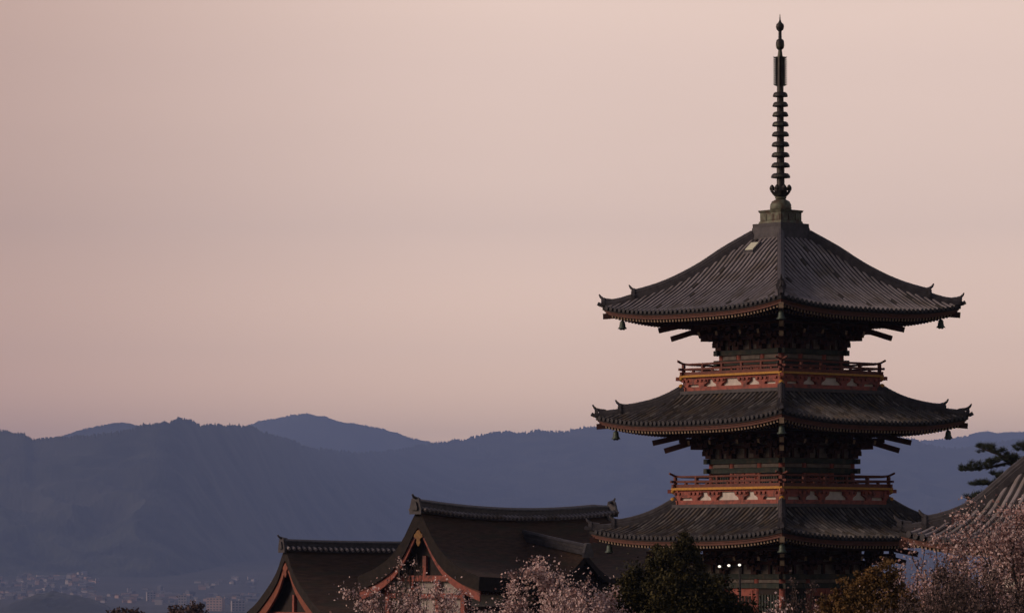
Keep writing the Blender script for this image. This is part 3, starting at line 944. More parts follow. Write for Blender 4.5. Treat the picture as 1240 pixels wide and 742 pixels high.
# ---- wind bells (hang from the hip rafters)
Mw = Matrix.Translation((PX, PY, 0)) @ Matrix.Rotation(PYAW, 4, 'Z')
bell0 = empty('wind_bell', (0, 0, 0))
mb = MB()
mb.lathe([(0.03, 0.0), (0.07, -0.03), (0.12, -0.08), (0.135, -0.2), (0.15, -0.30), (0.20, -0.36), (0.215, -0.40), (0.13, -0.38)], 14, (0, 0, -0.14))
mb.build('bell_body', M['patina'], bell0, smooth=True)
mb = MB()
mb.tube([(0, 0, 0.03), (0, 0, -0.16)], 0.022, 6)
mb.build('hanger', M['bronze'], bell0)
mb = MB()
mb.prism([(-0.13, 0.0), (0.13, 0.0), (0.17, -0.05), (0.07, -0.08), (0, -0.05), (-0.07, -0.08), (-0.17, -0.05)], -0.012, 0.012, lambda u, v, t: Vector((u * 0.8, t, v - 0.525)))
mb.build('clapper_plate', M['bronze'], bell0)
GROUP = 'bronze wind bells under the pagoda eave corners'
first = True
lab = {('top', 'l'): 'bronze wind bell hanging from the left corner of the top roof',
       ('top', 'n'): 'green bronze wind bell at the near corner of the top roof',
       ('top', 'r'): 'bronze wind bell hanging from the right corner of the top roof',
       ('mid', 'l'): 'bronze wind bell hanging from the left corner of the middle roof',
       ('mid', 'n'): 'green bronze wind bell at the near corner of the middle roof',
       ('mid', 'r'): 'bronze wind bell hanging from the right corner of the middle roof',
       ('low', 'l'): 'green wind bell at the left corner of the lowest roof against brown thatch',
       ('low', 'n'): 'green bronze wind bell at the near corner of the lowest roof'}
for nm, A, sf in (('top', 5.90, surf3), ('mid', 6.12, surf2), ('low', 6.34, surf1)):
    for k in range(4):
        c = sf(k, A, A)
        hd = A - 0.66
        p = Mw @ cpt(k, hd, c.z - 0.15 - 0.24 - 0.10)
        rel = (Mw.to_3x3() @ cpt(k, 1, 0)).normalized()
        side = 'l' if rel.x < -0.7 else 'r' if rel.x > 0.7 else 'n' if rel.y < 0 else None
        if (nm, side) not in lab: continue
        b = bell0 if first else copy_tree(bell0)
        first = False
        b.location = p
        b.rotation_euler = (0, 0, 0)
        tag(b, lab[(nm, side)], 'wind bell', GROUP)

# ------------------------------------------------------------------ bark-roofed halls on the left
def gable_hall(name, label, gx, gy, yaw, L, prof_px, scale, sag, ground_z, hip=0.0, wing=None, th=0.42, screen=1.45, ridge_h=0.46, over=0.75, barge='red', wall_w=None, ridge_over=0.0):
    """local x along the ridge from the near gable, local y across, z absolute"""
    root = empty(name, (gx, gy, 0), yaw)
    tag(root, label, 'temple hall')
    zt = lambda y: EYE + (HZ - y) / scale
    prof = [(r_, zt(y)) for r_, y in prof_px]
    W = prof[-1][0]
    def top(x, y):
        c = (x - L / 2) / (L / 2)
        s_ = sag * min(1.0, c * c) * (1 - 0.55 * abs(y) / W)
        z_ = smooth_tab(prof, abs(y)) + s_
        if hip and x > L:
            zl = lerp_tab([(r_, q) for r_, q in prof], W * 0.16) - (x - L) * 0.30
            z_ = min(z_, zl)
        # rounded-up tips at the eave corner
        return z_
    xs_ = [0, 0.15] + [L * i / 16 for i in range(1, 17)] + ([L + 0.02] + [L + hip * i / 5 for i in range(1, 6)] if hip else [])
    ys_ = [-W + 2 * W * j / 36 for j in range(37)]
    mb = MB()
    nx_, ny_ = len(xs_), len(ys_)
    for lay in (0, 1):
        for x in xs_:
            for y in ys_:
                z_ = top(x, y)
                k_ = 0.0 if lay == 0 else th * (1.25 - 0.25 * abs(y) / W)
                mb.v.append((x, y * (1.0 if lay == 0 else 0.985), z_ - k_))
    N = nx_ * ny_
    for i in range(nx_ - 1):
        for j in range(ny_ - 1):
            a = i * ny_ + j
            mb.face((a, a + ny_, a + ny_ + 1, a + 1), 0)
            mb.face((a + N, a + N + 1, a + N + ny_ + 1, a + N + ny_), 1)
    for j in range(ny_ - 1):
        mb.face((j, j + 1, N + j + 1, N + j), 1)
        e = (nx_ - 1) * ny_
        mb.face((e + j, N + e + j, N + e + j + 1, e + j + 1), 1)
    for i in range(nx_ - 1):
        for j in (0, ny_ - 1):
            a = i * ny_ + j
            mb.face((a, N + a, N + a + ny_, a + ny_), 1)
    roof = mb.build('roof', [M['bark_roof'], M['verge']], root)
    # raised verge roll along the gable edge
    # ridge of stacked tiles
    pts = [Vector((x, 0, top(x, 0) - 0.06)) for x in [-0.12 + (L + 0.24 + ridge_over) * i / 20 for i in range(21)]]
    hh = ridge_h
    mb = MB()
    mb.sweep(pts, [(-0.30, -0.05), (0.30, -0.05), (0.30, hh * 0.3), (0.22, hh * 0.34), (0.22, hh * 0.72), (0.26, hh * 0.75), (0.24, hh * 0.86), (0.10, hh), (-0.10, hh), (-0.24, hh * 0.86), (-0.26, hh * 0.75), (-0.22, hh * 0.72), (-0.22, hh * 0.34), (-0.30, hh * 0.3)])
    ridge = mb.build('ridge', M['ridge_tile'], roof)
    nn = int(L / 0.34)
    for s_ in (-1, 1):
        mb = MB()
        for i in range(nn + 1):
            x = L * i / nn
            z_ = top(x, 0) + 0.10
            mb.tube([(x, s_ * 0.22, z_ + 0.02), (x, s_ * 0.50, z_ - 0.10)], 0.085, 8)
        mb.build('ridge_tile_row', M['tile'], ridge)
    for xe, sg in ((-0.16, -1), (L + 0.16 + ridge_over, 1)):
        mb = MB()
        zc = top(min(max(xe, 0), L), 0)
        poly = [(-0.34, -0.2), (0.34, -0.2), (0.36, 0.05), (0.28, 0.3), (0.22, hh - 0.06), (0.10, hh + 0.02), (-0.10, hh + 0.02), (-0.22, hh - 0.06), (-0.28, 0.3), (-0.36, 0.05)]
        mb.prism(poly, -0.07, 0.07, lambda u, v, t: Vector((xe + t, u, zc + v)))
        mb.prism([(u * 0.5, v * 0.5 + 0.1) for u, v in poly], 0.07 * sg, 0.16 * sg, lambda u, v, t: Vector((xe + t, u, zc + v)))
        hb = Vector((xe, 0, zc + hh - 0.05))
        mb.tube([hb + Vector((-0.3 * sg, 0, -0.04)), hb + Vector((0.05 * sg, 0, 0.03)), hb + Vector((0.20 * sg, 0, 0.09)), hb + Vector((0.30 * sg, 0, 0.20))], [0.075, 0.075, 0.065, 0.045], 8)
        mb.build('ridge_end_tile', M['ridge_tile'], ridge)
    # bargeboards below the thatch edge
    bm_ = M['orange_red'] if barge == 'bright' else M['red']
    for s_ in (-1, 1):
        mb = MB()
        nb = 18; o = len(mb.v)
        for i in range(nb + 1):
            y = s_ * (0.0 + (W * 0.985) * i / nb)
            zz = top(0, y) - th * 1.05
            dp = (0.58 if barge == 'bright' else 0.40) + 0.10 * (i / nb)
            for (xx, d_) in ((-0.02, 0), (-0.02, dp), (0.10, dp), (0.10, 0)):
                mb.v.append((xx + 0.12, y, zz - d_))
        for i in range(nb):
            for q in range(4):
                a, b = o + i * 4 + q, o + i * 4 + (q + 1) % 4
                mb.face((a, a + 4, b + 4, b))
        mb.face((o, o + 1, o + 2, o + 3)); e = o + nb * 4; mb.face((e, e + 3, e + 2, e + 1))
        bb = mb.build('bargeboard', bm_, root)
        # gilt edge strip
        mb = MB(); o = 0
        for i in range(nb + 1):
            y = s_ * ((W * 0.985) * i / nb)
            zz = top(0, y) - th * 1.05 - 0.02
            for (xx, d_) in ((0.075, 0), (0.075, 0.07), (0.1, 0.07), (0.1, 0)):
                mb.v.append((xx, y, zz - d_))
        for i in range(nb):
            for q in range(4):
                a, b = i * 4 + q, i * 4 + (q + 1) % 4
                mb.face((a, a + 4, b + 4, b))
        mb.build('gilt_edge', M['fascia'], bb)
    # pendant
    za = top(0, 0) - th * 1.05 - 0.38
    mb = MB()
    half = [(0.0, 0.16), (0.14, 0.10), (0.20, -0.02), (0.34, -0.10), (0.36, -0.26), (0.22, -0.32), (0.13, -0.44), (0.18, -0.58), (0.10, -0.74), (0.0, -0.84)]
    half = [(u * 0.72, v * 0.8) for u, v in half]
    poly = half + [(-u, v) for u, v in half[-2:0:-1]]
    mb.prism(poly, 0.02, 0.10, lambda u, v, t: Vector((t, u, za + v)))
    mb.build('gable_pendant', M['old_gilt'] if barge != 'bright' else M['orange_red'], root)
    # gable wall with beams, recessed
    ww = wall_w or W * 0.62
    ze = smooth_tab(prof, W) - th
    mb = MB()
    ng = 14
    xg = over
    pl = [(-ww, ground_z)] + [(-ww + 2 * ww * i / ng, top(xg, -ww + 2 * ww * i / ng) - th * 1.2) for i in range(ng + 1)] + [(ww, ground_z)]
    mb.prism(pl, xg, xg + 0.15, lambda u, v, t: Vector((t, u, v)))
    wall = mb.build('gable_wall', M['gable_plaster'], root)
    zb = top(xg, 0) - th * 1.2
    hb1 = zb - screen
    mb = MB()
    pl = [(u, max(v, hb1 + 0.1)) for u, v in pl[1:-1] if v > hb1 + 0.1]
    pl = [(pl[0][0], hb1)] + pl + [(pl[-1][0], hb1)]
    mb.prism(pl, xg - 0.04, xg - 0.002, lambda u, v, t: Vector((t, u, v)))
    mb.build('gable_screen', M['dark'], wall)
    mb = MB()
    xb = xg - 0.12
    def half_at(z_):
        q = W
        while q > 0.1 and top(xg, q) - th * 1.3 < z_: q -= 0.03
        return q
    def hbm(z_, w_, ht=0.26, dx=0.0): mb.box((xb + dx, 0, z_), (0.2, 2 * min(w_, half_at(z_ + ht / 2)), ht))
    hbm(hb1, ww * 1.02, 0.28)
    hbm(hb1 - 0.85, ww * 1.04, 0.24, 0.003)
    hbm(hb1 - 2.3, ww * 1.04, 0.24, 0.003)
    for y in (-ww, -ww * 0.34, ww * 0.34, ww):
        zt_ = min(hb1 - 0.16, top(xg, abs(y) + 0.12) - th * 1.3)
        mb.box((xb + 0.02, y, (zt_ + ground_z) / 2), (0.22, 0.24, zt_ - ground_z))
    mb.box((xb - 0.01, 0, hb1 + 0.62), (0.18, 0.2, 0.96))
    mb.build('gable_frame', M['red'], wall)
    # side walls
    for s_ in (-1, 1):
        mb = MB()
        mb.box((xg + (L - xg) / 2 + 0.1, s_ * ww, (ze + 0.5 + ground_z) / 2), (L - xg - 0.2, 0.16, ze + 0.5 - ground_z))
        sw = mb.build('side_wall', M['white'], root)
        mb = MB()
        nb = 5
        for i in range(nb + 1):
            x = xg + 0.2 + (L - xg - 0.5) * i / nb
            mb.box((x, s_ * (ww + 0.06), (ze + 0.45 + ground_z) / 2), (0.26, 0.2, ze + 0.45 - ground_z))
        for z_ in (ze + 0.2, ze - 0.75, ze - 2.2):
            mb.box((xg + (L - xg) / 2 + 0.1, s_ * (ww + 0.05), z_), (L - xg - 0.2, 0.16, 0.24))
        mb.build('wall_frame', M['red_dark'], sw)
    mb = MB()
    mb.box((L - 0.1, 0, (ze + 0.6 + ground_z) / 2), (0.16, 2 * ww - 0.2, ze + 0.6 - ground_z))
    mb.build('rear_wall', M['white'], root)
    # rafters below the eaves
    for s_ in (-1, 1):
        mb = MB()
        n_ = int(L / 0.32)
        for i in range(n_ + 1):
            x = 0.2 + (L - 0.3) * i / n_
            z_ = top(x, W) - th - 0.08
            mb.beam((x, s_ * (ww - 0.1), z_ + (W - ww) * 0.30), (x, s_ * (W - 0.22), z_ - 0.02), 0.11, 0.13, 0, 1)
        mb.build('rafter_row', [M['red_dark'], M['red_dark']], root)
    if wing:
        xw, y0, z0, y1, z1, wh = wing
        wr = MB()
        nn_ = 8
        pr = [(0.0, 0.0), (0.45, -0.30), (1.1, -0.72), (1.7, -1.0), (wh, -1.25)]
        for lay in (0, 1):
            for i in range(nn_ + 1):
                f = i / nn_
                y = y0 + (y1 - y0) * f; zr = z0 + (z1 - z0) * f
                for j in range(17):
                    q = -wh + 2 * wh * j / 16
                    wr.v.append((xw + q, y, zr + smooth_tab(pr, abs(q)) - 0.34 * lay))
        Nw = (nn_ + 1) * 17
        for i in range(nn_):
            for j in range(16):
                a = i * 17 + j
                wr.face((a, a + 1, a + 18, a + 17), 0); wr.face((a + Nw, a + Nw + 17, a + Nw + 18, a + Nw + 1), 1)
        for j in range(16):
            a = nn_ * 17 + j
            wr.face((a, a + 1, Nw + a + 1, Nw + a), 1)
        for i in range(nn_):
            for j in (0, 16):
                a = i * 17 + j
                wr.face((a, a + 17, Nw + a + 17, Nw + a), 1)
        wo_ = wr.build('wing_roof', [M['bark_roof'], M['verge']], root)
        mb = MB()
        d = Vector((0, y1 - y0, z1 - z0)).normalized()
        pts = [Vector((xw, y0 + (y1 + 0.0 - y0) * i / 8, z0 + (z1 - z0) * i / 8 + 0.05 * (i / 8) ** 2)) for i in range(9)]
        mb.sweep(pts, [(-0.24, -0.08), (0.24, -0.08), (0.24, 0.14), (0.16, 0.17), (0.16, 0.32), (0.19, 0.34), (0.08, 0.45), (-0.08, 0.45), (-0.19, 0.34), (-0.16, 0.32), (-0.16, 0.17), (-0.24, 0.14)])
        mb.build('wing_ridge', M['ridge_tile'], wo_)
        mb = MB()
        pe = pts[-1]
        poly = [(-0.4, -0.2), (0.4, -0.2), (0.44, 0.05), (0.3, 0.3), (0.2, 0.52), (-0.2, 0.52), (-0.3, 0.3), (-0.44, 0.05)]
        mb.prism(poly, 0.0, 0.14, lambda u, v, t: pe + Vector((u, 0, v)) + d * t)
        mb.build('ridge_end_tile', M['ridge_tile'], wo_)
        # dark gable under the wing roof and its walls
        mb = MB()
        pl = [(-wh * 0.8, ground_z), (-wh * 0.8, z1 - 1.35), (0, z1 - 0.3), (wh * 0.8, z1 - 1.35), (wh * 0.8, ground_z)]
        mb.prism(pl, y1 + 0.35, y0, lambda u, v, t: Vector((xw + u, t, v)))
        mb.build('wing_wall', M['dark'], root)
    return root, top

h1s = 24.4
g1 = at(506, 640, 200)
hall1, top1 = gable_hall('temple_hall', 'large bark-roofed hall with red gable boards and gold pendant', g1.x, 200, R(55), 17.0,
                   [(0.0, 627), (0.2, 632), (0.5, 644), (0.85, 658), (1.3, 671.5), (1.8, 682), (2.7, 693.5), (3.7, 701)], h1s, 0.36, -2.6, hip=7.0,
                   wing=(8.4, -0.35, EYE + (HZ - 652) / 23.5, -4.3, EYE + (HZ - 671) / 23.6, 2.3), ridge_h=0.62, th=0.68, screen=2.45)
g2 = at(345, 660, 226)
hall2, top2 = gable_hall('temple_hall', 'smaller bark-roofed hall behind, with orange-red gable and plain dark ridge', g2.x, 226, R(33), 15.0,
                   [(0.0, 667), (0.2, 671), (0.5, 681), (0.83, 692), (1.5, 706), (2.5, 722), (3.3, 733), (4.3, 743)], 21.9, 0.12, -4.0, hip=0.0,
                   ridge_h=0.62, barge='bright', th=0.5, screen=3.0)

# ------------------------------------------------------------------ tiled hall on the right
TY = 145.0
ts = F / TY
TA = 6.0
corner = at(1088, 643, TY)
theta = R(52)
# face normal pointing towards the viewer-left; corner direction is 45 deg further left
n_ang = R(-90) - theta            # math angle of the visible face normal
c_ang = n_ang - R(45)
TC = Vector((corner.x, TY, 0)) - Vector((math.cos(c_ang), math.sin(c_ang), 0)) * TA * math.sqrt(2)
thall = empty('tiled_hall', (TC.x, TC.y, 0), c_ang - R(45))
tag(thall, 'tiled hall at the right edge with a steep grey roof behind the blossoms', 'temple hall')
zc = corner.z
tprof = [(0.8, zc + 4.6), (2.0, zc + 3.0), (2.77, zc + 2.25), (3.2, zc + 1.72), (3.61, zc + 1.16), (4.03, zc + 0.66), (4.4, zc + 0.34), (4.72, zc + 0.12), (5.37, zc - 0.22), (6.0, zc - 0.42)]
roof_t, surf_t = square_roof(thall, 'roof', TA, 0.8, tprof, 0.42, TA - 0.70, M['tile'], seed=9, pitch=0.36, rr=0.10)
mb = MB()
for k in range(4):
    mb.box((0, 0, 0), (0.16, 2 * 3.4 - 0.2 * (k % 2), 8.5), 0, 0, Matrix.Translation(fpt(k, 3.4, 0, zc - 4.4 - 0.002 * k)) @ Matrix.Rotation(ROT[k], 4, 'Z'))
tw = mb.build('wall', M['white'], thall)
mb = MB()
for k in range(4):
    for t_ in (-3.4, -1.2, 1.2):
        p = fpt(k, 3.42, t_, 0); mb.tube([(p.x, p.y, zc - 8.5), (p.x, p.y, zc - 0.3)], 0.17, 10)
    for z_ in (zc - 0.5, zc - 1.5):
        mb.box((0, 0, 0), (0.22, 7.0, 0.22), 0, 0, Matrix.Translation(fpt(k, 3.45, 0, z_ + 0.004 * k)) @ Matrix.Rotation(ROT[k], 4, 'Z'))
mb.build('wall_frame', M['red_dark'], tw)

# ------------------------------------------------------------------ trees
rng = np.random.default_rng(7)
def leaf_quads(P_, size, rngl, flat=0.0, aspect=1.0, jitter=0.35):
    n = len(P_)
    d = rngl.normal(size=(n, 3)); d /= np.linalg.norm(d, axis=1)[:, None]
    e = rngl.normal(size=(n, 3)); e[:, 2] *= (1 - flat)
    u = np.cross(d, e); u /= np.linalg.norm(u, axis=1)[:, None] + 1e-9
    v = np.cross(d, u)
    s = size * (1 + jitter * rngl.uniform(-1, 1, size=n))[:, None]
    u = u * s * 0.5; v = v * s * 0.5 * aspect
    return np.stack([P_ - u - v, P_ + u - v * 0.6, P_ + u + v, P_ - u * 0.6 + v], axis=1)

def grow(base, direction, length, radius, depth, rnd, segs, tips, spread=0.6, upbias=0.15, seglen=4, minr=0.008, kids=(3, 4)):
    """recursive limbs; segs collects (points, radii); tips collects points along the finest wood"""
    p = Vector(base); d = Vector(direction).normalized()
    pts, rad = [p.copy()], [radius]
    for i in range(seglen):
        d = (d + Vector((rnd.gauss(0, 0.14), rnd.gauss(0, 0.14), rnd.gauss(0, 0.08) + upbias * 0.3))).normalized()
        p = p + d * (length / seglen)
        pts.append(p.copy()); rad.append(max(minr, radius * (1 - 0.45 * (i + 1) / seglen)))
    segs.append((pts, rad))
    if depth <= 1:
        for i in range(1, len(pts)):
            for q in range(3):
                tips.append(pts[i - 1].lerp(pts[i], rnd.random()))
    if depth == 0: return
    n = rnd.randint(*kids)
    for i in range(n):
        f = rnd.uniform(0.35, 1.0) if i else 1.0
        j = min(len(pts) - 2, int(f * (len(pts) - 1)))
        st = pts[j].lerp(pts[j + 1], f * (len(pts) - 1) - j if f < 1 else 1.0)
        a = rnd.uniform(0, 2 * math.pi)
        side = Vector((math.cos(a), math.sin(a), rnd.uniform(-0.1, 0.5)))
        nd = (d * (1 - spread * 0.5) + side * spread + Vector((0, 0, upbias))).normalized()
        grow(st, nd, length * rnd.uniform(0.58, 0.8), rad[j] * 0.62, depth - 1, rnd, segs, tips, spread, upbias, max(2, seglen - 1), minr, kids)

def wood(root, segs, m_, name='trunk', cut=0.03):
    thick, thin = MB(), MB()
    for pts, rad in segs:
        b = thick if rad[0] > cut else thin
        b.tube(pts, rad, 7 if rad[0] > cut else 4, caps=False)
    t_ = thick.build(name, m_, root, smooth=True)
    if thin.v: thin.build('twigs', m_, root)
    return t_

def cherry(name, label, px, Yd, top_py, width_px, seed, nb=11000, bsize=0.075, spread=0.75, cat='tree', group=None, mats=('blossom', 'blossom_dim'), dens=1.0, lean=0.0, sig=0.10, depth=4, dimfrac=0.35):
    x = (px - 620) / F * Yd
    gz = ground(x, Yd)
    topz = at(px, top_py, Yd).z
    H = topz - gz
    root = empty(name, (x, Yd, gz)); tag(root, label, cat, group)
    rnd = random.Random(seed); r2 = np.random.default_rng(seed)
    segs, tips = [], []
    tk = H * 0.42
    pts = [Vector((lean * (i / 4) * 0.6 + rnd.gauss(0, 0.06), rnd.gauss(0, 0.06), tk * i / 4 - 0.2)) for i in range(5)]
    segs.append((pts, [0.30 * (1 - 0.1 * i) * H / 9 for i in range(5)]))
    for i in range(6):
        a = 2 * math.pi * i / 6 + rnd.uniform(-0.3, 0.3)
        grow(pts[-1] - Vector((0, 0, rnd.uniform(0, 0.2) * tk)), Vector((math.cos(a) * 0.8, math.sin(a) * 0.8, rnd.uniform(0.35, 0.9))), H * 0.27, 0.13 * H / 9, depth - 1, rnd, segs, tips, spread, 0.06)
    # scale crown to the wanted size
    T = np.array([tuple(t_) for t_ in tips])
    hw = width_px / 2 / F * Yd
    sx = hw / np.percentile(np.abs(T[:, 0] - np.median(T[:, 0])), 96)
    base = tk * 0.8
    szz = (H - base) / (np.percentile(T[:, 2], 99.5) - base)
    def fit(p):
        f = max(0.0, min(1.0, (p[2] - base * 0.6) / (base * 0.8)))
        return Vector((p[0] * (1 + (sx - 1) * f), p[1] * (1 + (sx - 1) * f), p[2] if p[2] < base else min(base + (p[2] - base) * szz, H * (0.985 - 0.02 * math.sin(p[0] * 7)))))
    segs = [([fit(p) for p in pts_], rad) for pts_, rad in segs]
    T = np.array([tuple(fit(t_)) for t_ in tips])
    wood(root, segs, M['bark'])
    n = int(nb * dens)
    wt = np.exp(r2.normal(size=len(T)) * 1.1); wt /= wt.sum()
    idx = r2.choice(len(T), size=n, p=wt)
    tight = np.where(r2.random(n) < 0.65, 0.55, 1.5)[:, None]
    C = T[idx] + r2.normal(size=(n, 3)) * sig * tight
    Q = leaf_quads(C, bsize, r2)
    cd = r2.random(len(T)) * 0.6 + 0.4 * r2.random(len(T))
    mi = (0.5 * cd[idx] + 0.5 * r2.random(n) < dimfrac).astype(np.int32)
    b = quads_object('blossom', Q, [M[m_] for m_ in mats], root, mi)
    return root

def leaf_tree(name, label, px, Yd, lobes, leaf, n, mats, seed, cat='tree', trunk_r=0.18, group=None, shell=0.55):
    """lobes: (px, py, rx_px, rz_px, dy_m) in the picture at distance Yd; crown of leaf faces through the volume"""
    x0 = (px - 620) / F * Yd; gz = ground(x0, Yd)
    root = empty(name, (x0, Yd, gz)); tag(root, label, cat, group)
    r2 = np.random.default_rng(seed); rnd = random.Random(seed)
    k = Yd / F
    pts_all, inner = [], []
    vol = np.array([l[2] * l[2] * l[3] for l in lobes], float) ** 0.7; vol /= vol.sum()
    segs = []
    zmax = max(at(l[0], l[1], Yd).z for l in lobes) - gz
    segs.append(([Vector((0, 0, -0.2)), Vector((0.05, 0, zmax * 0.4)), Vector((0, 0.03, zmax * 0.95))], [trunk_r, trunk_r * 0.75, trunk_r * 0.2]))
    for l, fv in zip(lobes, vol):
        c = at(l[0], l[1], Yd) - Vector((x0, 0, gz)); c.y = l[4]
        rx, rz_ = l[2] * k, l[3] * k
        segs.append(([Vector((0, 0, max(0.3, c.z * 0.6))), Vector((c.x * 0.5, c.y * 0.5, c.z * 0.85)), c], [trunk_r * 0.5, trunk_r * 0.3, 0.02]))
        # clumps through the lobe
        nc = max(10, int(110 * fv * 4))
        d = r2.normal(size=(nc, 3)); d /= np.linalg.norm(d, axis=1)[:, None]
        rr_ = shell + (1 - shell) * r2.random(nc) ** 0.6 
        rr_ *= 1 + 0.16 * r2.normal(size=nc)
        cc = np.array(c) + d * rr_[:, None] * np.array([rx, rx * 0.9, rz_])
        m = int(n * fv)
        ii = r2.integers(0, nc, m)
        cr = (0.17 * min(rx, rz_) * (0.6 + 0.8 * r2.random(nc)))[ii]
        P_ = cc[ii] + r2.normal(size=(m, 3)) * cr[:, None] * np.array([1, 1, 0.85])
        pts_all.append(P_)
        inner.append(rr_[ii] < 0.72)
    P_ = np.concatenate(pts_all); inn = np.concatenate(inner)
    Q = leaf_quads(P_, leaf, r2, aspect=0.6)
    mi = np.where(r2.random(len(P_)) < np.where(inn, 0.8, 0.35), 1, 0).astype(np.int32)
    wood(root, segs, M['bark'])
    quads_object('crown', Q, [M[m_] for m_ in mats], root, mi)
    return root

# dark evergreen in front of the pagoda
lob = [(832, 655, 14, 22, 0.0), (798, 674, 14, 18, 0.1), (815, 720, 60, 40, 0.3), (820, 688, 34, 26, -0.2), (841, 690, 18, 24, 0.1), (780, 706, 28, 24, 0.0), (756, 726, 24, 24, 0.1), (742, 744, 22, 24, 0.0), (822, 728, 48, 34, -0.3), (860, 726, 25, 28, 0.1),
       (888, 750, 24, 26, 0.0), (800, 770, 75, 40, -0.2), (850, 770, 60, 40, 0.2), (745, 768, 24, 28, 0.0)]
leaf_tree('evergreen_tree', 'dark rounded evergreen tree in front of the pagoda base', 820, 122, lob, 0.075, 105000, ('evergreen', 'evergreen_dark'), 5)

# pale cherry trees left
cherry('cherry_tree', 'pale pink cherry tree spreading below the gold-pendant gable', 508, 118, 706, 175, 21, nb=22000, bsize=0.05, sig=0.13)
cherry('cherry_tree', 'full pink cherry tree between the bark roof and the dark evergreen', 677, 116, 682, 145, 22, nb=36000, bsize=0.05, sig=0.13)
cherry('cherry_tree', 'slender cherry sprig reaching up along the gable edge of the large hall', 493, 128, 672, 46, 27, nb=2200, bsize=0.05, sig=0.08)
cherry('cherry_tree', 'low cherry tree at the bottom edge left of the gable', 436, 121, 722, 150, 29, nb=9000, bsize=0.05, sig=0.12)
# right
cherry('cherry_tree', 'large dusky pink cherry tree in front of the steep tiled roof', 1186, 112, 608, 255, 31, nb=60000, bsize=0.05, mats=('blossom', 'blossom_dim'), dimfrac=0.52, sig=0.16, depth=5)
cherry('cherry_tree', 'thin pink cherry tree low in the gap right of the pagoda', 1110, 119, 684, 95, 33, nb=6000, bsize=0.055, dimfrac=0.6, sig=0.12)
cherry('cherry_tree', 'pink cherry top just entering the bottom edge below the pagoda corner', 948, 105, 724, 40, 35, nb=3200, bsize=0.055, dimfrac=0.3)
# bare brown trees
cherry('bare_tree', 'bare brown twiggy tree filling the lower right corner', 1200, 98, 680, 190, 41, nb=26000, bsize=0.05, mats=('bud', 'bud'), sig=0.16, depth=5)
cherry('bare_tree', 'bare brown twiggy tree between the rusty shrub and the corner', 1118, 101, 696, 140, 43, nb=22000, bsize=0.05, mats=('bud', 'bud'), sig=0.16, depth=5)
cherry('cherry_tree', 'dim pink cherry tree under the red eave corner of the tiled hall', 1152, 124, 646, 120, 47, nb=24000, bsize=0.052, mats=('blossom', 'blossom_dim'), dimfrac=0.6, sig=0.16)
cherry('bare_tree', 'reddish bare shrub at the foot of the pagoda corner', 975, 112, 704, 90, 45, nb=5000, bsize=0.045, mats=('bud', 'bud'), sig=0.10, depth=4)
leaf_tree('rusty_shrub', 'rusty orange-brown shrub at the right foot of the pagoda', 1030, 108,
          [(1072, 694, 22, 16, 0.0), (1040, 712, 24, 16, 0.1), (1062, 725, 30, 24, 0), (1012, 730, 20, 16, 0.0), (1030, 750, 44, 22, -0.1), (1085, 745, 30, 28, 0.1)], 0.07, 16000, ('rust_leaf', 'rust_leaf'), 51, cat='shrub', trunk_r=0.1)

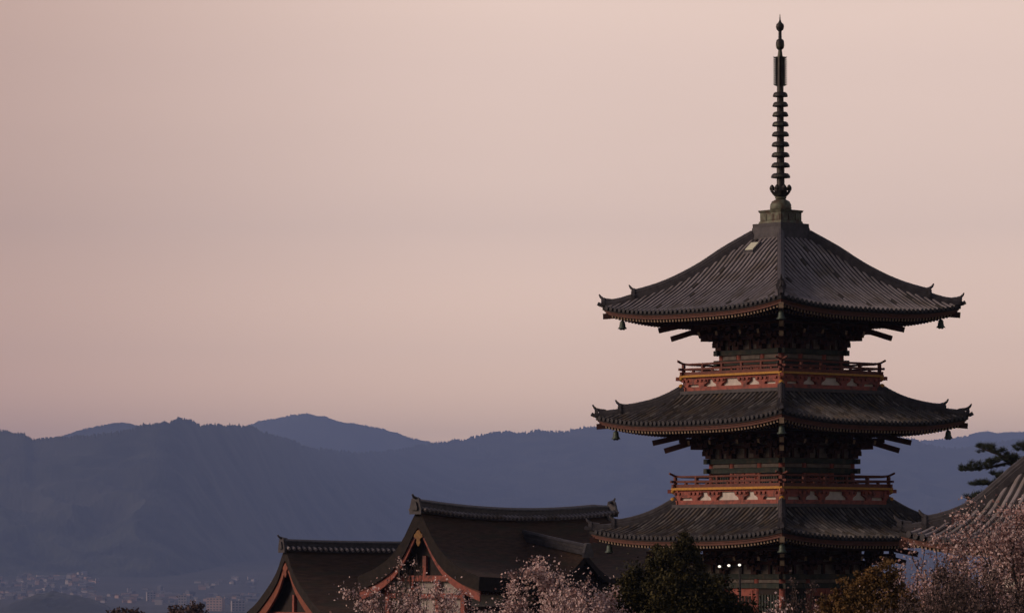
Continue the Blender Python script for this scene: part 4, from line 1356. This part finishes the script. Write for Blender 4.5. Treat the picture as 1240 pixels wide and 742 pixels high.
# pine behind the tiled hall
def pine(px, Yd, seed):
    x0 = (px - 620) / F * Yd; gz = ground(x0, Yd)
    root = empty('pine_tree', (x0, Yd, gz)); tag(root, 'dark pine tree with layered branches behind the steep tiled roof', 'tree')
    rnd = random.Random(seed); r2 = np.random.default_rng(seed)
    base = Vector((x0, 0, gz))
    H = at(px, 520, Yd).z - gz
    segs = [([Vector((0.0, 0, -0.2)), Vector((0.1, 0, H * 0.4)), Vector((-0.1, 0, H * 0.75)), Vector((0, 0, H))], [0.28, 0.22, 0.14, 0.03])]
    Cs = []
    pads = []
    br = [((1250, 572), [(1222, 560), (1195, 566), (1164, 569)], 9), ((1250, 566), [(1215, 552), (1200, 546), (1186, 541)], 7), ((1250, 600), [(1215, 588), (1196, 586), (1178, 587)], 5),
          ((1252, 615), [(1205, 602), (1185, 602), (1171, 606)], 6), ((1256, 556), [(1238, 540), (1232, 545)], 6), ((1250, 584), [(1212, 578), (1206, 574)], 4), ((1258, 540), [(1262, 528), (1250, 520)], 7)]
    for st, pts, thick in br:
        y = rnd.uniform(-0.6, 0.6)
        P_ = [at(*st, Yd) - base] + [at(*p, Yd) - base for p in pts]
        P_ = [Vector((p.x, y * (i / len(P_)), p.z)) for i, p in enumerate(P_)]
        P_[0].x = min(P_[0].x, 0.0) if px < 1240 else P_[0].x
        P_ = [Vector((0, 0, P_[0].z - 0.3))] + P_
        segs.append((P_, [0.09 * (1 - 0.75 * i / (len(P_) - 1)) for i in range(len(P_))]))
        for i in range(1, len(P_) - 1):
            L_ = (P_[i + 1] - P_[i]).length
            m = max(3, int(L_ / 0.10))
            for j in range(m):
                f = (j + rnd.random()) / m
                c = P_[i].lerp(P_[i + 1], f)
                tot = (i - 1 + f) / (len(P_) - 2)
                wth = 0.8 * thick * (math.sin(math.pi * min(1, 0.18 + 0.8 * tot)) * 0.8 + 0.35) * Yd / F
                for q in range(3):
                    Cs.append(tuple(c + Vector((rnd.gauss(0, 0.12), rnd.gauss(0, 0.35), wth * rnd.uniform(-0.35, 1.1)))))
    wood(root, segs, M['bark'])
    C = np.array(Cs); n = 48
    idx = np.repeat(np.arange(len(C)), n)
    d = r2.normal(size=(len(idx), 3)); d[:, 2] = np.abs(d[:, 2]) * 0.8 + 0.1; d[:, 0] -= 0.35
    d /= np.linalg.norm(d, axis=1)[:, None]
    ln = 0.17 * (0.7 + 0.6 * r2.random(len(idx)))[:, None]
    a = C[idx] + r2.normal(size=(len(idx), 3)) * 0.025; b = a + d * ln
    s = np.cross(d, r2.normal(size=d.shape)); s /= np.linalg.norm(s, axis=1)[:, None]; s *= 0.009
    Q = np.stack([a - s, a + s, b + s * 0.5, b - s * 0.5], axis=1)
    quads_object('crown', Q, M['needle'], root)
pine(1262, 176, 61)

# brown treetops on the slope below, lower left
leaf_tree('hillside_tree', 'round brown treetop at the bottom edge, further from the hall', 150, 330, [(150, 745, 18, 8, 0), (163, 747, 12, 8, 0.5), (150, 765, 26, 22, 0)], 0.2, 4200, ('bud', 'bud'), 71)
leaf_tree('hillside_tree', 'brown double treetop at the bottom edge beside the pale distant blocks', 226, 320, [(211, 743, 9, 9, 0), (237, 742, 12, 11, 0.5), (224, 762, 26, 22, 0)], 0.2, 4200, ('bud', 'bud'), 73)

# ------------------------------------------------------------------ floodlights on their pole
lp = at(883, 684, 150)
pole = empty('lamp_post', (at(896, 690, 150).x, 150, ground(0, 150))); tag(pole, 'dark lamp post with three lit white lamps before the pagoda', 'lamp post')
gz = ground(0, 150); zl = at(883, 687, 150).z - gz
ox = pole.location.x
mb = MB(); mb.tube([(0, 0, -0.1), (0, 0, zl)], [0.06, 0.045], 8)
mb.build('post', M['pole'], pole)
mb = MB(); x0 = at(871, 686, 150).x - ox; mb.beam((x0 - 0.1, 0, zl - 0.03), (0.08, 0, zl + 0.06), 0.05, 0.05)
mb.build('crossbar', M['pole'], pole)
for px, py in ((871, 685.4), (882.3, 684.2), (895.2, 683.6)):
    c = at(px, py, 150) - Vector((ox, 150, gz)); c.y = -0.10
    mb = MB()
    mb.lathe([(0.03, 0.0), (0.06, -0.03), (0.075, -0.12)], 12)
    mb.v = [(c.x + x, c.y + z + 0.12, c.z + y) for x, y, z in mb.v]
    l_ = mb.build('lamp_housing', M['pole'], pole)
    mb = MB(); mb.lathe([(0.012, -0.05), (0.04, -0.04), (0.055, 0.0), (0.04, 0.04), (0.012, 0.05)], 12)
    mb.v = [(c.x + x, c.y - 0.06 + z * 0.5, c.z + y * 0.8) for x, y, z in mb.v]
    mb.build('lamp', M['lamp'], l_, smooth=True)

# ------------------------------------------------------------------ the town in the valley
tm = [mat('town_wall_pale', (0.44, 0.39, 0.37), (0.32, 0.29, 0.285), 0.1), mat('town_wall_warm', (0.48, 0.33, 0.27), (0.37, 0.26, 0.22), 0.1),
      mat('town_wall_grey', (0.17, 0.16, 0.17), (0.12, 0.115, 0.12), 0.1), mat('town_wall_dark', (0.10, 0.10, 0.11), (0.07, 0.07, 0.075), 0.1)]
tr = [mat('town_roof_grey', (0.16, 0.15, 0.155), (0.10, 0.10, 0.105), 0.1), mat('town_roof_brown', (0.20, 0.14, 0.11), (0.13, 0.095, 0.08), 0.1)]
def house_mesh(wm, rm, gable=True):
    mb = MB()
    mb.box((0, 0, 0.35), (1, 1, 0.9), 0, 0)
    if gable:
        P_ = [(-0.55, -0.56, 0.8), (0.55, -0.56, 0.8), (0.55, 0, 1.15), (-0.55, 0, 1.15), (-0.55, 0.56, 0.8), (0.55, 0.56, 0.8)]
        mb.add(P_, [(0, 1, 2, 3), (3, 2, 5, 4), (0, 3, 4), (1, 5, 2), (0, 4, 5, 1)], 1)
    else:
        mb.box((0, 0, 0.83), (1.03, 1.03, 0.06), 0, 1); mb.box((0.2, 0.1, 0.92), (0.25, 0.3, 0.16), 0, 1)
    me = bpy.data.meshes.new('distant_house'); me.from_pydata(mb.v, [], mb.f)
    me.materials.append(wm); me.materials.append(rm); me.polygons.foreach_set('material_index', mb.m); me.update()
    return me
meshes = [house_mesh(a, b, gb) for a, b, gb in ((tm[0], tr[0], True), (tm[2], tr[0], True), (tm[1], tr[1], True), (tm[0], tr[0], False), (tm[3], tr[0], True), (tm[2], tr[1], False), (tm[1], tr[0], False))]
rt = random.Random(99)
cnt = 0
clusters = [(-10, 120, 9300, 11250, 142), (20, 110, 10900, 11500, 44), (120, 210, 8600, 10800, 38), (190, 330, 8300, 10400, 52), (240, 330, 10600, 11300, 20)]
for (p0, p1, y0, y1, n) in clusters:
    for i in range(n):
        y = rt.uniform(y0, y1); px = rt.uniform(p0, p1)
        x = (px - 620) / F * y
        me = rt.choice(meshes)
        o = bpy.data.objects.new('distant_house', me); COL.objects.link(o)
        sx = rt.uniform(8, 22); sy = rt.uniform(8, 14); h = rt.choice([5, 6, 6, 7, 7, 8, 10, 13])
        o.location = (x, y, ground(x, y)); o.scale = (sx, sy, h); o.rotation_euler = (0, 0, rt.choice([0, 0.2, -0.3, 0.9]) + rt.uniform(-0.1, 0.1))
        tag(o, 'one of the tiny hazy houses scattered over the valley town', 'house', 'tiny hazy houses of the valley town')
def block(label, px, base_py, w_m, h_m, Yd, wm, floors, bays):
    x = (px - 620) / F * Yd
    r0 = empty('apartment_block', (x, Yd, ground(x, Yd)), rt.uniform(-0.3, 0.3)); tag(r0, label, 'apartment block')
    mb = MB(); mb.box((0, 0, h_m / 2 - 0.5), (w_m, 14, h_m + 1)); mb.box((w_m * 0.2, 0, h_m + 1.6), (w_m * 0.25, 6, 3.2))
    b = mb.build('wall', wm, r0)
    mb = MB(); mb.box((0, 0, h_m + 0.25), (w_m + 0.6, 14.6, 0.5)); mb.build('roof', tr[0], r0)
    for f in range(floors):
        for q in range(bays):
            mb = MB()
            mb.box((-w_m / 2 + w_m * (q + 0.5) / bays, -7.03, h_m * (f + 0.5) / floors), (w_m / bays * 0.6, 0.12, h_m / floors * 0.5))
            mb.build('window', tm[3], b)
block('largest pinkish apartment block, low in the valley left of the orange gable', 262, 0, 30, 24, 7400, tm[1], 5, 5)
block('pale broad apartment block partly behind the orange-gabled hall', 289, 0, 24, 19, 7350, tm[0], 4, 4)
block('slim grey block just left of the pinkish apartment block', 222, 0, 15, 26, 7700, tm[0], 5, 3)
block('thin pale tower block rising from the houses near the left edge', 30, 0, 9, 30, 10300, tm[0], 5, 2)
block('pale cubic block in the middle of the valley town', 184, 0, 20, 20, 9000, tm[0], 4, 3)

# dark wooded knoll in the valley
mb = MB()
def knoll(u, v):
    px = 5 + 130 * u
    y = 7150 + 900 * v
    prof_ = max(0, math.sin(math.pi * u)) ** 0.7 * max(0, math.sin(math.pi * v)) ** 0.7
    x = (px - 620) / F * y
    n_ = mnoise.noise(Vector((x * 0.06, y * 0.03, 3))) * 6 + mnoise.noise(Vector((x * 0.02, y * 0.01, 7))) * 6
    return (x, y, ground(x, y) - 1 + (30 + n_) * prof_)
mb.grid(90, 30, knoll)
k_ = mb.build('hill', M['forest']); tag(k_, 'dark wooded knoll among the valley houses', 'hill', kind='structure')

print('objects', len(bpy.data.objects), 'houses', cnt)
